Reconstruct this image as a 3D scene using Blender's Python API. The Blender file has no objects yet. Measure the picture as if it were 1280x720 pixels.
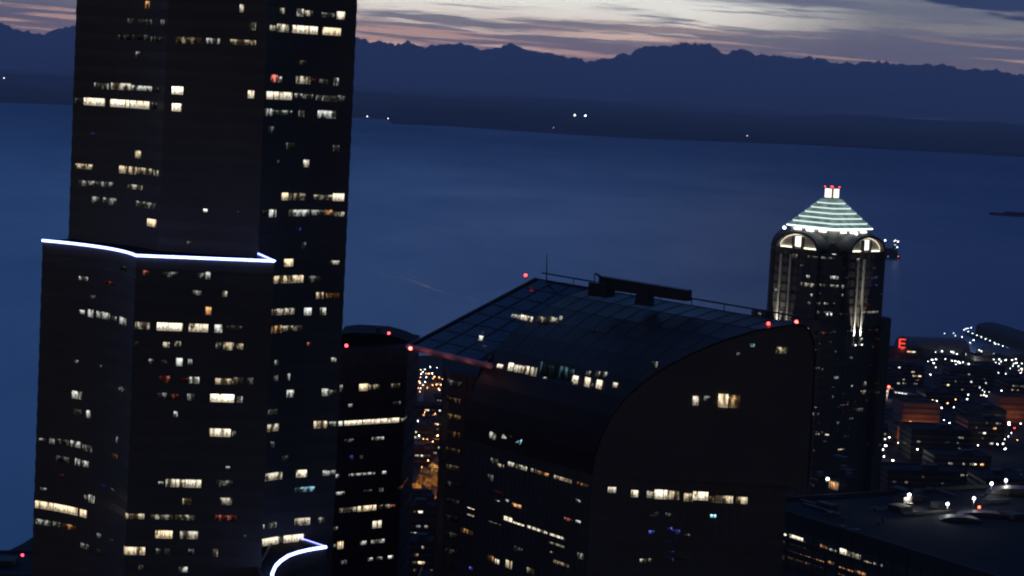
import bpy, bmesh, math, random
from mathutils import Vector, Matrix, noise as mnoise
random.seed(7); HAZE = True
R = math.radians
sc = bpy.context.scene
C = sc.collection
PI = math.pi

# ------------------------------------------------------------------ camera
F = 2780.0                       # focal length in pixels of the 1280 px wide photograph
CAM = Vector((0, 0, 280.0))
ROLL = R(3.0)
PITCH = math.atan(250 * math.cos(ROLL) / F)
fw = Vector((0, math.cos(PITCH), -math.sin(PITCH)))
r0 = Vector((1, 0, 0)); u0 = Vector((0, math.sin(PITCH), math.cos(PITCH)))
cr = r0 * math.cos(ROLL) + u0 * math.sin(ROLL)
cu = -r0 * math.sin(ROLL) + u0 * math.cos(ROLL)
cam = bpy.data.cameras.new('camera'); co = bpy.data.objects.new('camera', cam); C.objects.link(co)
M = Matrix((cr, cu, -fw)).transposed().to_4x4(); M.translation = CAM
co.matrix_world = M
cam.sensor_width = 36; cam.lens = F / 1280 * 36
cam.clip_start = 1; cam.clip_end = 200000
cam.dof.use_dof = True; cam.dof.focus_distance = 62; cam.dof.aperture_fstop = 2.1
sc.camera = co

def ray(px, py):
    return (fw * F + cr * (px - 640) + cu * (360 - py)).normalized()
def at(px, py, Y):               # the point seen at a pixel, Y metres out
    d = ray(px, py); return CAM + d * (Y / d.y)
def atz(px, py, z):              # the point seen at a pixel, at height z
    d = ray(px, py); return CAM + d * ((z - CAM.z) / d.z)
def hy(px): return 110 + (px - 640) * math.tan(ROLL)

# ------------------------------------------------------------------ materials
def new_mat(name):
    m = bpy.data.materials.new(name); m.use_nodes = True
    nt = m.node_tree; nt.nodes.clear()
    return m, nt
class N:
    """tiny helper for building node trees"""
    def __init__(s, nt): s.nt = nt
    def n(s, t, **k):
        x = s.nt.nodes.new(t)
        for a, v in k.items(): setattr(x, a, v)
        return x
    def l(s, a, b): s.nt.links.new(a, b)
    def put(s, sock, v):
        if isinstance(v, bpy.types.NodeSocket): s.l(v, sock)
        elif isinstance(v, (tuple, list)) and sock.type == 'RGBA': sock.default_value = (*v[:3], 1)
        else: sock.default_value = v
    def m(s, op, a, b=0.0, c=0.0, clamp=False):
        x = s.n('ShaderNodeMath', operation=op); x.use_clamp = clamp
        s.put(x.inputs[0], a); s.put(x.inputs[1], b); s.put(x.inputs[2], c); return x.outputs[0]
    def mr(s, v, a, b, c=0.0, d=1.0, smooth=True):
        x = s.n('ShaderNodeMapRange'); x.interpolation_type = 'SMOOTHSTEP' if smooth else 'LINEAR'
        s.put(x.inputs[0], v); s.put(x.inputs[1], a); s.put(x.inputs[2], b); s.put(x.inputs[3], c); s.put(x.inputs[4], d)
        return x.outputs[0]
    def mix(s, f, a, b):
        x = s.n('ShaderNodeMix', data_type='RGBA'); s.put(x.inputs[0], f); s.put(x.inputs[6], a); s.put(x.inputs[7], b)
        return x.outputs[2]
    def noise(s, vec, scale, detail=2, rough=.5, dist=0.0):
        x = s.n('ShaderNodeTexNoise'); s.put(x.inputs['Vector'], vec)
        x.inputs['Scale'].default_value = scale; x.inputs['Detail'].default_value = detail
        x.inputs['Roughness'].default_value = rough; x.inputs['Distortion'].default_value = dist
        return x.outputs['Fac']
    def xyz(s, a, b, c):
        x = s.n('ShaderNodeCombineXYZ'); s.put(x.inputs[0], a); s.put(x.inputs[1], b); s.put(x.inputs[2], c); return x.outputs[0]
    def sep(s, v):
        x = s.n('ShaderNodeSeparateXYZ'); s.l(v, x.inputs[0]); return x.outputs

def srgb(r, g, b):
    f = lambda c: (c/255/12.92) if c <= 10 else ((c/255+.055)/1.055)**2.4
    return (f(r), f(g), f(b))

def pbr(name, c1, c2=None, scale=.2, rough=.6, metal=0.0, spec=.5, bump=0.0, detail=4, r2=None):
    m, nt = new_mat(name); g = N(nt)
    out = g.n('ShaderNodeOutputMaterial'); b = g.n('ShaderNodeBsdfPrincipled'); g.l(b.outputs[0], out.inputs[0])
    tc = g.n('ShaderNodeTexCoord')
    nz = g.noise(tc.outputs['Object'], scale, detail, .6)
    g.put(b.inputs['Base Color'], g.mix(g.mr(nz, .3, .7), c1, c2 or tuple(x*.6 for x in c1)))
    if r2 is not None: g.put(b.inputs['Roughness'], g.mr(nz, .3, .7, rough, r2))
    else: b.inputs['Roughness'].default_value = rough
    b.inputs['Metallic'].default_value = metal
    b.inputs['Specular IOR Level'].default_value = spec
    if bump:
        bp = g.n('ShaderNodeBump'); bp.inputs['Strength'].default_value = bump
        g.l(nz, bp.inputs['Height']); g.l(bp.outputs[0], b.inputs['Normal'])
    return m

MAT = {}
MAT['granite'] = pbr('dark granite', (.074, .070, .060), (.056, .053, .046), .05, .6, spec=.25)
MAT['glass'] = pbr('dark window glass', (.064, .060, .052), (.050, .047, .042), .05, .42, spec=.3)
MAT['brown'] = pbr('brown stone cladding', (.085, .058, .046), (.065, .045, .038), .1, .6)
MAT['stone'] = pbr('grey stone cladding', (.075, .068, .055), (.05, .045, .038), .12, .65)
MAT['pale'] = pbr('pale limestone', (.5, .48, .43), (.4, .38, .34), .3, .7)
MAT['concrete'] = pbr('weathered concrete', (.034, .032, .027), (.022, .021, .019), .05, .85, bump=.1)
MAT['roofing'] = pbr('dark roof membrane', (.015, .0145, .013), (.009, .009, .0085), .04, .9, spec=.1)
MAT['metal'] = pbr('dark painted metal', (.022, .022, .024), (.015, .015, .017), .5, .6)
MAT['vault'] = pbr('blue tinted vault glass', (.040, .026, .016), (.027, .018, .012), .03, .35, spec=.06, r2=.5)
MAT['clear'] = None
def clear_mat():
    m, nt = new_mat('tinted see-through glass'); g = N(nt)
    out = g.n('ShaderNodeOutputMaterial'); t = g.n('ShaderNodeBsdfTransparent'); t.inputs[0].default_value = (.42, .42, .52, 1)
    gl = g.n('ShaderNodeBsdfGlossy'); gl.inputs['Roughness'].default_value = .1; gl.inputs['Color'].default_value = (.5, .5, .6, 1)
    fr = g.n('ShaderNodeFresnel'); fr.inputs[0].default_value = 1.2; mx = g.n('ShaderNodeMixShader')
    g.l(fr.outputs[0], mx.inputs[0]); g.l(t.outputs[0], mx.inputs[1]); g.l(gl.outputs[0], mx.inputs[2]); g.l(mx.outputs[0], out.inputs[0])
    return m
MAT['clear'] = clear_mat()
MAT['fascia'] = pbr('brick red fascia panel', (.42, .2, .17), (.34, .15, .13), .2, .6)
MAT['copper'] = pbr('green glass roofing', (.42, .62, .54), (.32, .5, .43), .3, .4)
MAT['asphalt'] = pbr('asphalt', (.03, .029, .027), (.02, .02, .019), .05, .9, spec=.2)
MAT['paving'] = pbr('pavement', (.07, .068, .064), (.05, .05, .048), .08, .85)
MAT['paint'] = pbr('road paint', (.7, .7, .68), (.5, .5, .5), .4, .7)
MAT['ground'] = pbr('city ground', (.014, .014, .012), (.008, .008, .007), .01, .95, spec=.1)
MAT['forest'] = pbr('forested hills', (.02, .025, .016), (.008, .01, .007), .0012, .95, spec=.1, detail=8)
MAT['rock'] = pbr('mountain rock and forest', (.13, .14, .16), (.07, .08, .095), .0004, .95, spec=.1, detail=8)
MAT['brick'] = pbr('red brick', (.24, .1, .065), (.17, .07, .045), .2, .8)
MAT['leaf'] = pbr('foliage', (.11, .12, .04), (.07, .08, .03), .4, .7)
MAT['bark'] = pbr('bark', (.09, .06, .04), (.06, .04, .03), 2., .9)
MAT['white'] = pbr('white paint', (.7, .7, .68), (.5, .5, .5), .2, .5)
MAT['darkwall'] = pbr('dark rendered wall', (.03, .027, .023), (.018, .017, .015), .1, .85, spec=.2)
MAT['darkbrick'] = pbr('dark brick wall', (.05, .028, .02), (.03, .018, .014), .1, .85, spec=.2)
MAT['hull'] = pbr('dark hull paint', (.03, .03, .035), (.02, .02, .02), .1, .5)
MAT['carA'] = pbr('silver car paint', (.35, .35, .37), (.3, .3, .32), .3, .3, metal=.4)
MAT['carB'] = pbr('dark car paint', (.04, .04, .06), (.03, .03, .04), .3, .3, metal=.2)
MAT['rubber'] = pbr('rubber', (.03, .03, .03), None, 2., .9)

def win_mat(name, pattern=True, sample=False):
    m, nt = new_mat(name); g = N(nt)
    out = g.n('ShaderNodeOutputMaterial')
    at_ = g.n('ShaderNodeAttribute'); at_.attribute_name = 'Col'; at_.attribute_type = 'GEOMETRY'
    em = g.n('ShaderNodeEmission')
    if pattern:
        uv = g.n('ShaderNodeUVMap'); u, v, _ = g.sep(uv.outputs[0])
        n1 = g.noise(g.xyz(g.m('MULTIPLY', u, .62), g.m('MULTIPLY', v, .38), 0.0), 1.0, 3, .6)
        n2 = g.noise(g.xyz(g.m('MULTIPLY', u, .3), 7.3, 2.0), 1.0, 1)
        n3 = g.noise(g.xyz(g.m('MULTIPLY', u, 1.5), g.m('MULTIPLY', v, .8), 5.0), 1.0, 3, .6)
        bw = g.n('ShaderNodeRGBToBW'); g.l(at_.outputs[0], bw.inputs[0]); lum = bw.outputs[0]
        th = g.mr(lum, .05, 1.0, .53, .33, False)      # dim rooms show only patches of light
        fill = g.mr(g.m('SUBTRACT', n1, th), 0, .12, .07, 1.15)
        # furniture and people dark against the lower part, ceiling brighter than floor
        desk = g.mr(g.m('SUBTRACT', v, g.mr(n3, .3, .7, .02, .62)), -.06, .08, .38, 1.0)
        a = g.m('MULTIPLY', fill, g.m('MULTIPLY', desk, g.mr(v, .1, .95, .75, 1.15)))
        # rows of ceiling lights
        row = g.m('MULTIPLY', g.mr(g.m('ABSOLUTE', g.m('SUBTRACT', v, .78)), .05, .12, 1.0, 0.0), g.m('LESS_THAN', g.m('FRACT', g.m('DIVIDE', g.m('ADD', u, g.m('MULTIPLY', n2, 3.0)), 1.7)), .55))
        a = g.m('ADD', a, g.m('MULTIPLY', row, g.mr(n1, .42, .55, .05, .85)))
        fr = g.m('FRACT', g.m('ADD', g.m('DIVIDE', u, 1.5), g.m('MULTIPLY', n2, 2.0)))
        bar = g.m('GREATER_THAN', g.m('ABSOLUTE', g.m('SUBTRACT', fr, .5)), .05)
        a = g.m('MULTIPLY', a, g.m('MULTIPLY_ADD', bar, .45, .55))
        g.l(a, em.inputs[1])
        # slight warm / cool drift inside
        cc = g.mix(g.mr(n1, .35, .65), (1.0, .82, .62), (1, 1, 1))
        mx = g.n('ShaderNodeMix', data_type='RGBA', blend_type='MULTIPLY'); mx.inputs[0].default_value = .6
        g.l(at_.outputs[0], mx.inputs[6]); g.l(cc, mx.inputs[7]); g.l(mx.outputs[2], em.inputs[0])
    else:
        g.l(at_.outputs[0], em.inputs[0]); em.inputs[1].default_value = 1
    g.l(em.outputs[0], out.inputs[0])
    m.cycles.emission_sampling = 'AUTO' if sample else 'NONE'
    return m
MAT['win'] = win_mat('lit rooms behind window glass')
MAT['glow'] = win_mat('lamp glow', False, False)
MAT['glowS'] = win_mat('bright lamp glow', False, True)

def mat_list(names): return [MAT[n] for n in names]

# ------------------------------------------------------------------ mesh helpers
class MB:
    def __init__(s): s.v = []; s.f = []; s.mi = []; s.uv = []; s.col = []
    def quad(s, pts, mi=0, uv=None, col=None):
        b = len(s.v); s.v += [tuple(p) for p in pts]; s.f.append(tuple(range(b, b + len(pts)))); s.mi.append(mi)
        s.uv.append(uv); s.col.append(col); return s
    def face(s, idx, mi=0): s.f.append(tuple(idx)); s.mi.append(mi); s.uv.append(None); s.col.append(None)
    def box(s, c, sz, rz=0, mi=0, col=None, taper=1.0):
        b = len(s.v); ca, sa = math.cos(rz), math.sin(rz)
        for k in (0, 1):
            t = taper if k else 1
            for (i, j) in ((-1, -1), (1, -1), (1, 1), (-1, 1)):
                x, y = i*sz[0]/2*t, j*sz[1]/2*t
                s.v.append((c[0]+x*ca-y*sa, c[1]+x*sa+y*ca, c[2]+(k-.5)*sz[2]))
        for q in ((0, 3, 2, 1), (4, 5, 6, 7), (0, 1, 5, 4), (1, 2, 6, 5), (2, 3, 7, 6), (3, 0, 4, 7)):
            s.f.append(tuple(b+i for i in q)); s.mi.append(mi); s.uv.append(None); s.col.append(col)
        return s
    def prism(s, poly, z0, z1, mi=0, col=None, top_mi=None):
        n = len(poly); b = len(s.v)
        zz0 = z0 if hasattr(z0, '__len__') else [z0]*n
        zz1 = z1 if hasattr(z1, '__len__') else [z1]*n
        s.v += [(p[0], p[1], z) for p, z in zip(poly, zz0)] + [(p[0], p[1], z) for p, z in zip(poly, zz1)]
        for i in range(n):
            j = (i+1) % n; s.f.append((b+i, b+j, b+n+j, b+n+i)); s.mi.append(mi); s.uv.append(None); s.col.append(col)
        s.f.append(tuple(b+n+i for i in range(n))); s.mi.append(mi if top_mi is None else top_mi); s.uv.append(None); s.col.append(col)
        s.f.append(tuple(b+i for i in reversed(range(n)))); s.mi.append(mi); s.uv.append(None); s.col.append(col)
        return s
    def tube(s, pts, r, n=8, mi=0, col=None, closed=False):
        pts = [Vector(p) for p in pts]; rings = []
        rr = r if hasattr(r, '__len__') else [r]*len(pts)
        for i, p in enumerate(pts):
            a = pts[max(i-1, 0)]; c = pts[min(i+1, len(pts)-1)]
            t = (c-a).normalized(); up = Vector((0, 0, 1)) if abs(t.z) < .95 else Vector((1, 0, 0))
            x = t.cross(up).normalized(); y = x.cross(t)
            b = len(s.v); rings.append(b)
            for k in range(n):
                an = 2*PI*k/n; q = p + (x*math.cos(an)+y*math.sin(an))*rr[i]; s.v.append(tuple(q))
        for i in range(len(rings)-1):
            for k in range(n):
                a, b = rings[i], rings[i+1]
                s.f.append((a+k, a+(k+1) % n, b+(k+1) % n, b+k)); s.mi.append(mi); s.uv.append(None); s.col.append(col)
        for b, rev in ((rings[0], True), (rings[-1], False)):
            q = [b+k for k in range(n)]; s.f.append(tuple(reversed(q)) if rev else tuple(q)); s.mi.append(mi); s.uv.append(None); s.col.append(col)
        return s
    def ball(s, c, r, mi=0, col=None, n=8, m=5, sz=1.0):
        b = len(s.v)
        for i in range(m+1):
            th = PI*i/m
            for k in range(n):
                an = 2*PI*k/n
                s.v.append((c[0]+r*math.sin(th)*math.cos(an), c[1]+r*math.sin(th)*math.sin(an), c[2]+r*sz*math.cos(th)))
        for i in range(m):
            for k in range(n):
                s.f.append((b+i*n+k, b+(i+1)*n+k, b+(i+1)*n+(k+1) % n, b+i*n+(k+1) % n)); s.mi.append(mi); s.uv.append(None); s.col.append(col)
        return s
    def build(s, name, mats, parent=None, smooth=False, **props):
        me = bpy.data.meshes.new(name)
        o = bpy.data.objects.new(name, me); C.objects.link(o)
        v = s.v
        if parent is not None:
            o.parent = parent
            off = Vector((0, 0, 0)); p = parent
            while p is not None:
                assert p.rotation_euler.z == 0 or p.get('keep'), 'rotated parent'
                off += p.location; p = p.parent
            if not parent.get('keep'): v = [(a-off.x, b-off.y, c-off.z) for a, b, c in v]
        me.from_pydata(v, [], s.f); me.update()
        for m_ in (mats if isinstance(mats, (list, tuple)) else [mats]): me.materials.append(MAT[m_])
        me.polygons.foreach_set('material_index', s.mi)
        if smooth: me.polygons.foreach_set('use_smooth', [True]*len(s.f))
        if any(u for u in s.uv):
            l = me.uv_layers.new(name='UVMap')
            k = 0
            for p, u in zip(me.polygons, s.uv):
                if u:
                    for j, li in enumerate(p.loop_indices): l.data[li].uv = u[j]
        if any(c is not None for c in s.col):
            ca = me.color_attributes.new('Col', 'FLOAT_COLOR', 'CORNER')
            for p, c in zip(me.polygons, s.col):
                c = c or (0, 0, 0)
                for li in p.loop_indices: ca.data[li].color = (*c, 1)
        for k_, v_ in props.items(): o[k_] = v_
        return o

def empty(name, loc, label=None, cat=None, group=None):
    o = bpy.data.objects.new(name, None); C.objects.link(o); o.location = loc
    if label: o['label'] = label
    if cat: o['category'] = cat
    if group: o['group'] = group
    return o
def tag(o, label, cat, group=None):
    o['label'] = label; o['category'] = cat
    if group: o['group'] = group
    return o
def dup(root, loc, label=None, group=None, rz=None):
    r = root.copy(); C.objects.link(r); r.location = loc
    if rz is not None: r.rotation_euler = (0, 0, rz)
    if label: r['label'] = label
    if group: r['group'] = group
    for ch in list(root.children):
        c = ch.copy(); C.objects.link(c); c.parent = r
        for g_ in list(ch.children):
            d = g_.copy(); C.objects.link(d); d.parent = c
    return r
def arc2(a, b, bulge, n=8):
    """points from a to b (2D), bowed sideways by bulge metres (left of a->b positive)"""
    a = Vector(a[:2]); b = Vector(b[:2]); d = b-a; nn = Vector((-d.y, d.x)).normalized()
    return [tuple(a + d*t + nn*bulge*4*t*(1-t)) for t in [i/n for i in range(n+1)]]

WARM = (1.0, .84, .56); CREAM = (1.0, .93, .74); WHITE = (.95, 1.0, .95); GREY = (.55, .58, .6)
ORANGE = (1.0, .5, .2); RED = (.75, .2, .16); BLUE = (.15, .18, 1.0); TEAL = (.35, .75, .95); BROWN = (.8, .5, .25)
COL = dict(W=WARM, C=CREAM, N=WHITE, G=GREY, O=ORANGE, R=RED, B=BLUE, T=TEAL, K=BROWN)

# ------------------------------------------------------------------ facade bodies and lit windows
def inset(poly, d):
    n = len(poly); out = []
    for i in range(n):
        a = Vector(poly[i-1][:2]); b = Vector(poly[i][:2]); c = Vector(poly[(i+1) % n][:2])
        e1 = (b-a).normalized(); e2 = (c-b).normalized()
        n1 = Vector((-e1.y, e1.x)); n2 = Vector((-e2.y, e2.x))
        m = (n1+n2)
        if m.length < .2: m = n1
        m = m.normalized(); k = d/max(.35, m.dot(n1)); out.append(tuple(b + m*k))
    return out
def ccw(poly):
    a = sum(poly[i-1][0]*poly[i][1]-poly[i][0]*poly[i-1][1] for i in range(len(poly)))
    return list(poly) if a > 0 else list(reversed(poly))

class Wall:
    def __init__(s, poly, ztop, zbot, fh, gh, phase, ins=.07):
        """storeys of glass band (gh tall) between spandrels; phase = z of the middle of one glass band"""
        s.poly = ccw(poly); s.zt = ztop; s.zb = zbot; s.fh = fh; s.gh = gh; s.ph = phase; s.ins = ins
        s.ip = inset(s.poly, ins)
    def snap(s, z): return s.ph + round((z-s.ph)/s.fh)*s.fh
    def mesh(s, fins=1.52, fin_d=.16, mb=None, mi=(0, 1, 2), all_sides=True):
        mb = mb or MB()
        zs = []
        k = math.ceil((s.zb + s.gh - s.ph)/s.fh)
        z = s.ph + k*s.fh
        rings = [(s.poly, s.zb, 0)]
        while z + s.gh/2 < s.zt - .3:
            rings += [(s.poly, z-s.gh/2, 0), (s.ip, z-s.gh/2+.02, 1), (s.ip, z+s.gh/2-.02, 0), (s.poly, z+s.gh/2, 0)]
            z += s.fh
        rings.append((s.poly, s.zt, 0))
        n = len(s.poly); b0 = len(mb.v)
        for (p, z, _) in rings: mb.v += [(q[0], q[1], z) for q in p]
        for r in range(len(rings)-1):
            m_ = rings[r][2] and 1
            for i in range(n):
                j = (i+1) % n; a = b0+r*n; b = a+n
                mb.face((a+i, a+j, b+j, b+i), mi[1] if m_ else mi[0])
        t = b0+(len(rings)-1)*n
        mb.face([t+i for i in range(n)], mi[2]); mb.face([b0+i for i in reversed(range(n))], mi[0])
        if fins:
            for i in range(n):
                a = Vector(s.poly[i]); b = Vector(s.poly[(i+1) % n]); L = (b-a).length; e = (b-a).normalized(); nn = Vector((e.y, -e.x))
                if nn.y > .5: continue
                m_ = int(L/fins)
                for k in range(1, m_+1):
                    c = a+e*(k-.5)*L/m_ - nn*(s.ins/2-.03)
                    mb.box((c.x, c.y, (s.zb+s.zt)/2), (.12, s.ins+fin_d*.5, s.zt-s.zb-.4), math.atan2(e.y, e.x), mi[0])
        return mb
    def edges(s, poly=None):
        p = poly or s.ip; cum = 0
        for i in range(len(p)):
            a = Vector(p[i]); b = Vector(p[(i+1) % len(p)]); L = (b-a).length
            yield i, a, b, cum, L; cum += L
    def hit(s, px, py):
        d = ray(px, py); best = None
        for i, a, b, cum, L in s.edges():
            e = b-a; det = d.x*(-e.y)+e.x*d.y
            if abs(det) < 1e-9: continue
            t = (a.x*(-e.y)+e.x*a.y)/det
            u = (d.x*a.y-d.y*a.x)/det
            if t > 1 and -1e-6 <= u <= 1+1e-6 and (best is None or t < best[0]): best = (t, cum+u*L, i)
        return None if best is None else (best[1], CAM.z+d.z*best[0], best[2])
    def pos(s, q):
        for i, a, b, cum, L in s.edges():
            if cum-1e-6 <= q <= cum+L+1e-6:
                e = (b-a)/L; return a+e*(q-cum), Vector((e.y, -e.x)), cum, cum+L
        return s.pos(max(0, q-.01)) if q > 0 else None

def pane(mb, w, sa, sb, z0, z1, col, off=.05, slant=0):
    """lit pane(s) from arclength sa to sb on wall w"""
    if sb < sa: sa, sb = sb, sa
    rnd = random.random()*300
    q = sa
    while q < sb-1e-3:
        p, nn, c0, c1 = w.pos(min(q+1e-3, sb)); e = min(sb, c1)
        a = p - Vector((-nn.y, nn.x))*1e-3 + nn*off
        b = a + Vector((-nn.y, nn.x))*(e-q)
        mb.quad([(a.x, a.y, z0), (b.x, b.y, z0), (b.x, b.y, z1), (a.x, a.y, z1)], 0,
                [(q-sa+rnd, 0), (e-sa+rnd, 0), (e-sa+rnd, 1), (q-sa+rnd, 1)], col)
        q = e
    return mb

def lit(walls, parent, data, maxn=100, snap=True, gain=1.0, px_h=None, name='window'):
    """data: lines 'x0 x1 y0[/y1] intensity colour [h=px]' -> lit windows on the first wall that the pixel ray meets"""
    items = []
    for ln in data.strip().split('\n'):
        for ent in ln.split(';'):
            t = ent.split()
            if not t: continue
            x0, x1 = float(t[0]), float(t[1]); ys = [float(v) for v in t[2].split('/')]; inten = float(t[3])*gain; c = COL[t[4]]
            h = float(t[5]) if len(t) > 5 else px_h
            nseg = max(1, int(round((x1-x0)/22.0)))
            for k in range(nseg):
                a = x0+(x1-x0)*k/nseg; b = x0+(x1-x0)*(k+1)/nseg - (1.2 if nseg > 1 else 0)
                y = ys[0]+(ys[-1]-ys[0])*(k+.5)/nseg
                v = inten*(random.uniform(.6, 1.15) if nseg > 1 else random.uniform(.8, 1.05))*(.8 if inten < .95 else 1)
                best = None
                for w in walls:
                    h0 = w.hit((a+b)/2, y)
                    if h0 and w.zb < h0[1] < w.zt: best = w; break
                if not best: continue
                w = best; h1 = w.hit(a, y); h2 = w.hit(b, y); hm = w.hit((a+b)/2, y)
                if not h1 or not h2 or abs(h1[0]-h2[0]) > 60: continue
                if snap:
                    z = w.snap(hm[1]); hh = w.gh/2-.04
                    if not h and inten < .75: hh *= random.uniform(.6, .95); z += random.uniform(-.15, .2)
                    if h: hh = min(hh, h/2*w.pos(hm[0])[0].y/F)
                else:
                    z = hm[1]; hh = (h or 8)/2*w.pos(hm[0])[0].y/F
                mb = pane(MB(), w, h1[0], h2[0], z-hh, z+hh, tuple(cc*v for cc in c))
                items.append((abs(h1[0]-h2[0])*2*hh, mb))
    items.sort(key=lambda t: -t[0])
    for a, mb in items[:maxn]: mb.build(name, 'win', parent)
    if items[maxn:]:
        al = MB()
        for a, mb in items[maxn:]:
            b = len(al.v); al.v += mb.v; al.f += [tuple(b+i for i in f) for f in mb.f]; al.mi += mb.mi; al.uv += mb.uv; al.col += mb.col
        o = al.build(name, 'win', parent); o['kind'] = 'stuff'
    return len(items)

exec_parts = []
# ================================================================== DARK STEPPED TOWER (left)
zT2 = 240.0; zT3 = 174.0
def g2(px, py, Y): p = at(px, py, Y); return (p.x, p.y)
A = g2(91, 130, 512); Bc = g2(205, 130, 494); Cc = g2(330, 130, 490); D = g2(441, 130, 507)
A = (A[0], A[1])
T1poly = arc2(A, Bc, 3.0)[:-1] + [Bc, Cc] + arc2(Cc, D, 2.5)[1:] + [(D[0]-6, D[1]+45), (A[0]+6, A[1]+45)]
p0 = atz(53, 304, zT2); p1 = atz(170, 323, zT2); p2 = atz(343, 330, zT2); p3 = atz(316, 318, zT2)
T2poly = arc2(p0, p1, 4.0, 12)[:-1] + [tuple(p1[:2]), tuple(p2[:2])] + [tuple(p3[:2]), (p3.x-3, 530), (p0.x+8, 530)]
q1 = atz(343, 722, zT3); q0 = atz(408, 687, zT3); q2 = atz(375, 676, zT3)
q1 = Vector((p2.x+.3, p2.y-.8, 0))
cv3 = [atz(x, y, zT3) for x, y in ((408, 687), (396, 688.8), (384, 691), (372, 694), (361, 698), (352, 704), (345, 711), (341, 720), (340.5, 730), (341, 742))]
cv3 = [(p.x, p.y) for p in cv3]
T3poly = cv3 + [(cv3[-1][0]-1.2, cv3[-1][1]+.5), (p2.x-1.2, p2.y+.6), (q2.x-6, q2.y+8), (q2.x, q2.y)]
tower = empty('office_tower', (A[0]+30, 520, 40), 'tall black stepped office tower with concave sides and blue-white neon lines along its setbacks', 'skyscraper')
W1 = Wall(T1poly, 330, 42, 3.735, 1.8, 0); W1.ph = W1.hit(380, 121)[1]
W2 = Wall(T2poly, zT2-.2, 42, 3.735, 1.8, 0); W2.ph = W2.hit(280, 411)[1]
sh1 = W1.mesh(fins=4.56, fin_d=-.1).build('shaft', ['granite', 'glass', 'roofing'], tower)
m2 = W2.mesh(fins=4.56, fin_d=-.1); sh2 = m2.build('lower_shaft', ['granite', 'glass', 'roofing'], tower)
W3 = Wall(T3poly, zT3-.2, 42, 3.735, 2.0, W2.ph)
W3.mesh(fins=4.56, fin_d=-.1).build('podium_block', ['granite', 'glass', 'roofing'], tower)
def parapet(poly, z, name, par, t=.5, h=.9, mat='granite'):
    poly = ccw(poly); ip = inset(poly, t); n = len(poly); mb = MB()
    for (p, zz) in ((poly, z), (poly, z+h), (ip, z+h), (ip, z)): mb.v += [(q[0], q[1], zz) for q in p]
    for r in range(4):
        for i in range(n):
            j = (i+1) % n; a = r*n; b = ((r+1) % 4)*n; mb.face((a+i, a+j, b+j, b+i))
    return mb.build(name, mat, par)
parapet(T2poly, zT2-.19, 'parapet', tower, h=.5); parapet(T3poly, zT3-.19, 'parapet', tower, h=.5)
def neon(pts, z, name='neon_tube', r=.27, col=(2.0, 2.6, 7.0)):
    MB().tube([(p[0], p[1], z) for p in pts], r, 8, 0, col).build(name, 'glowS', tower, True)
off = lambda pts, dx, dy: [(p[0]+dx, p[1]+dy) for p in pts]
neon(off(arc2(p0, p1, 4.0, 12), 0, -.25), zT2+.65)
neon(off([p1, p2], 0, -.25), zT2+.65)
neon(off([p2, p3], .1, 0), zT2+.65, r=.2, col=(1.2, 1.6, 6.0))
MB().ball((p3.x, p3.y, zT2+.75), .55, 0, (4, 4.4, 6)).build('corner_lamp', 'glowS', tower)
neon(off(cv3, -.1, -.25), zT3+.65, r=.36)
neon(off([q0, q2], 0, .1), zT3+.65, r=.13, col=(1.0, 1.1, 5.0))
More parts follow.
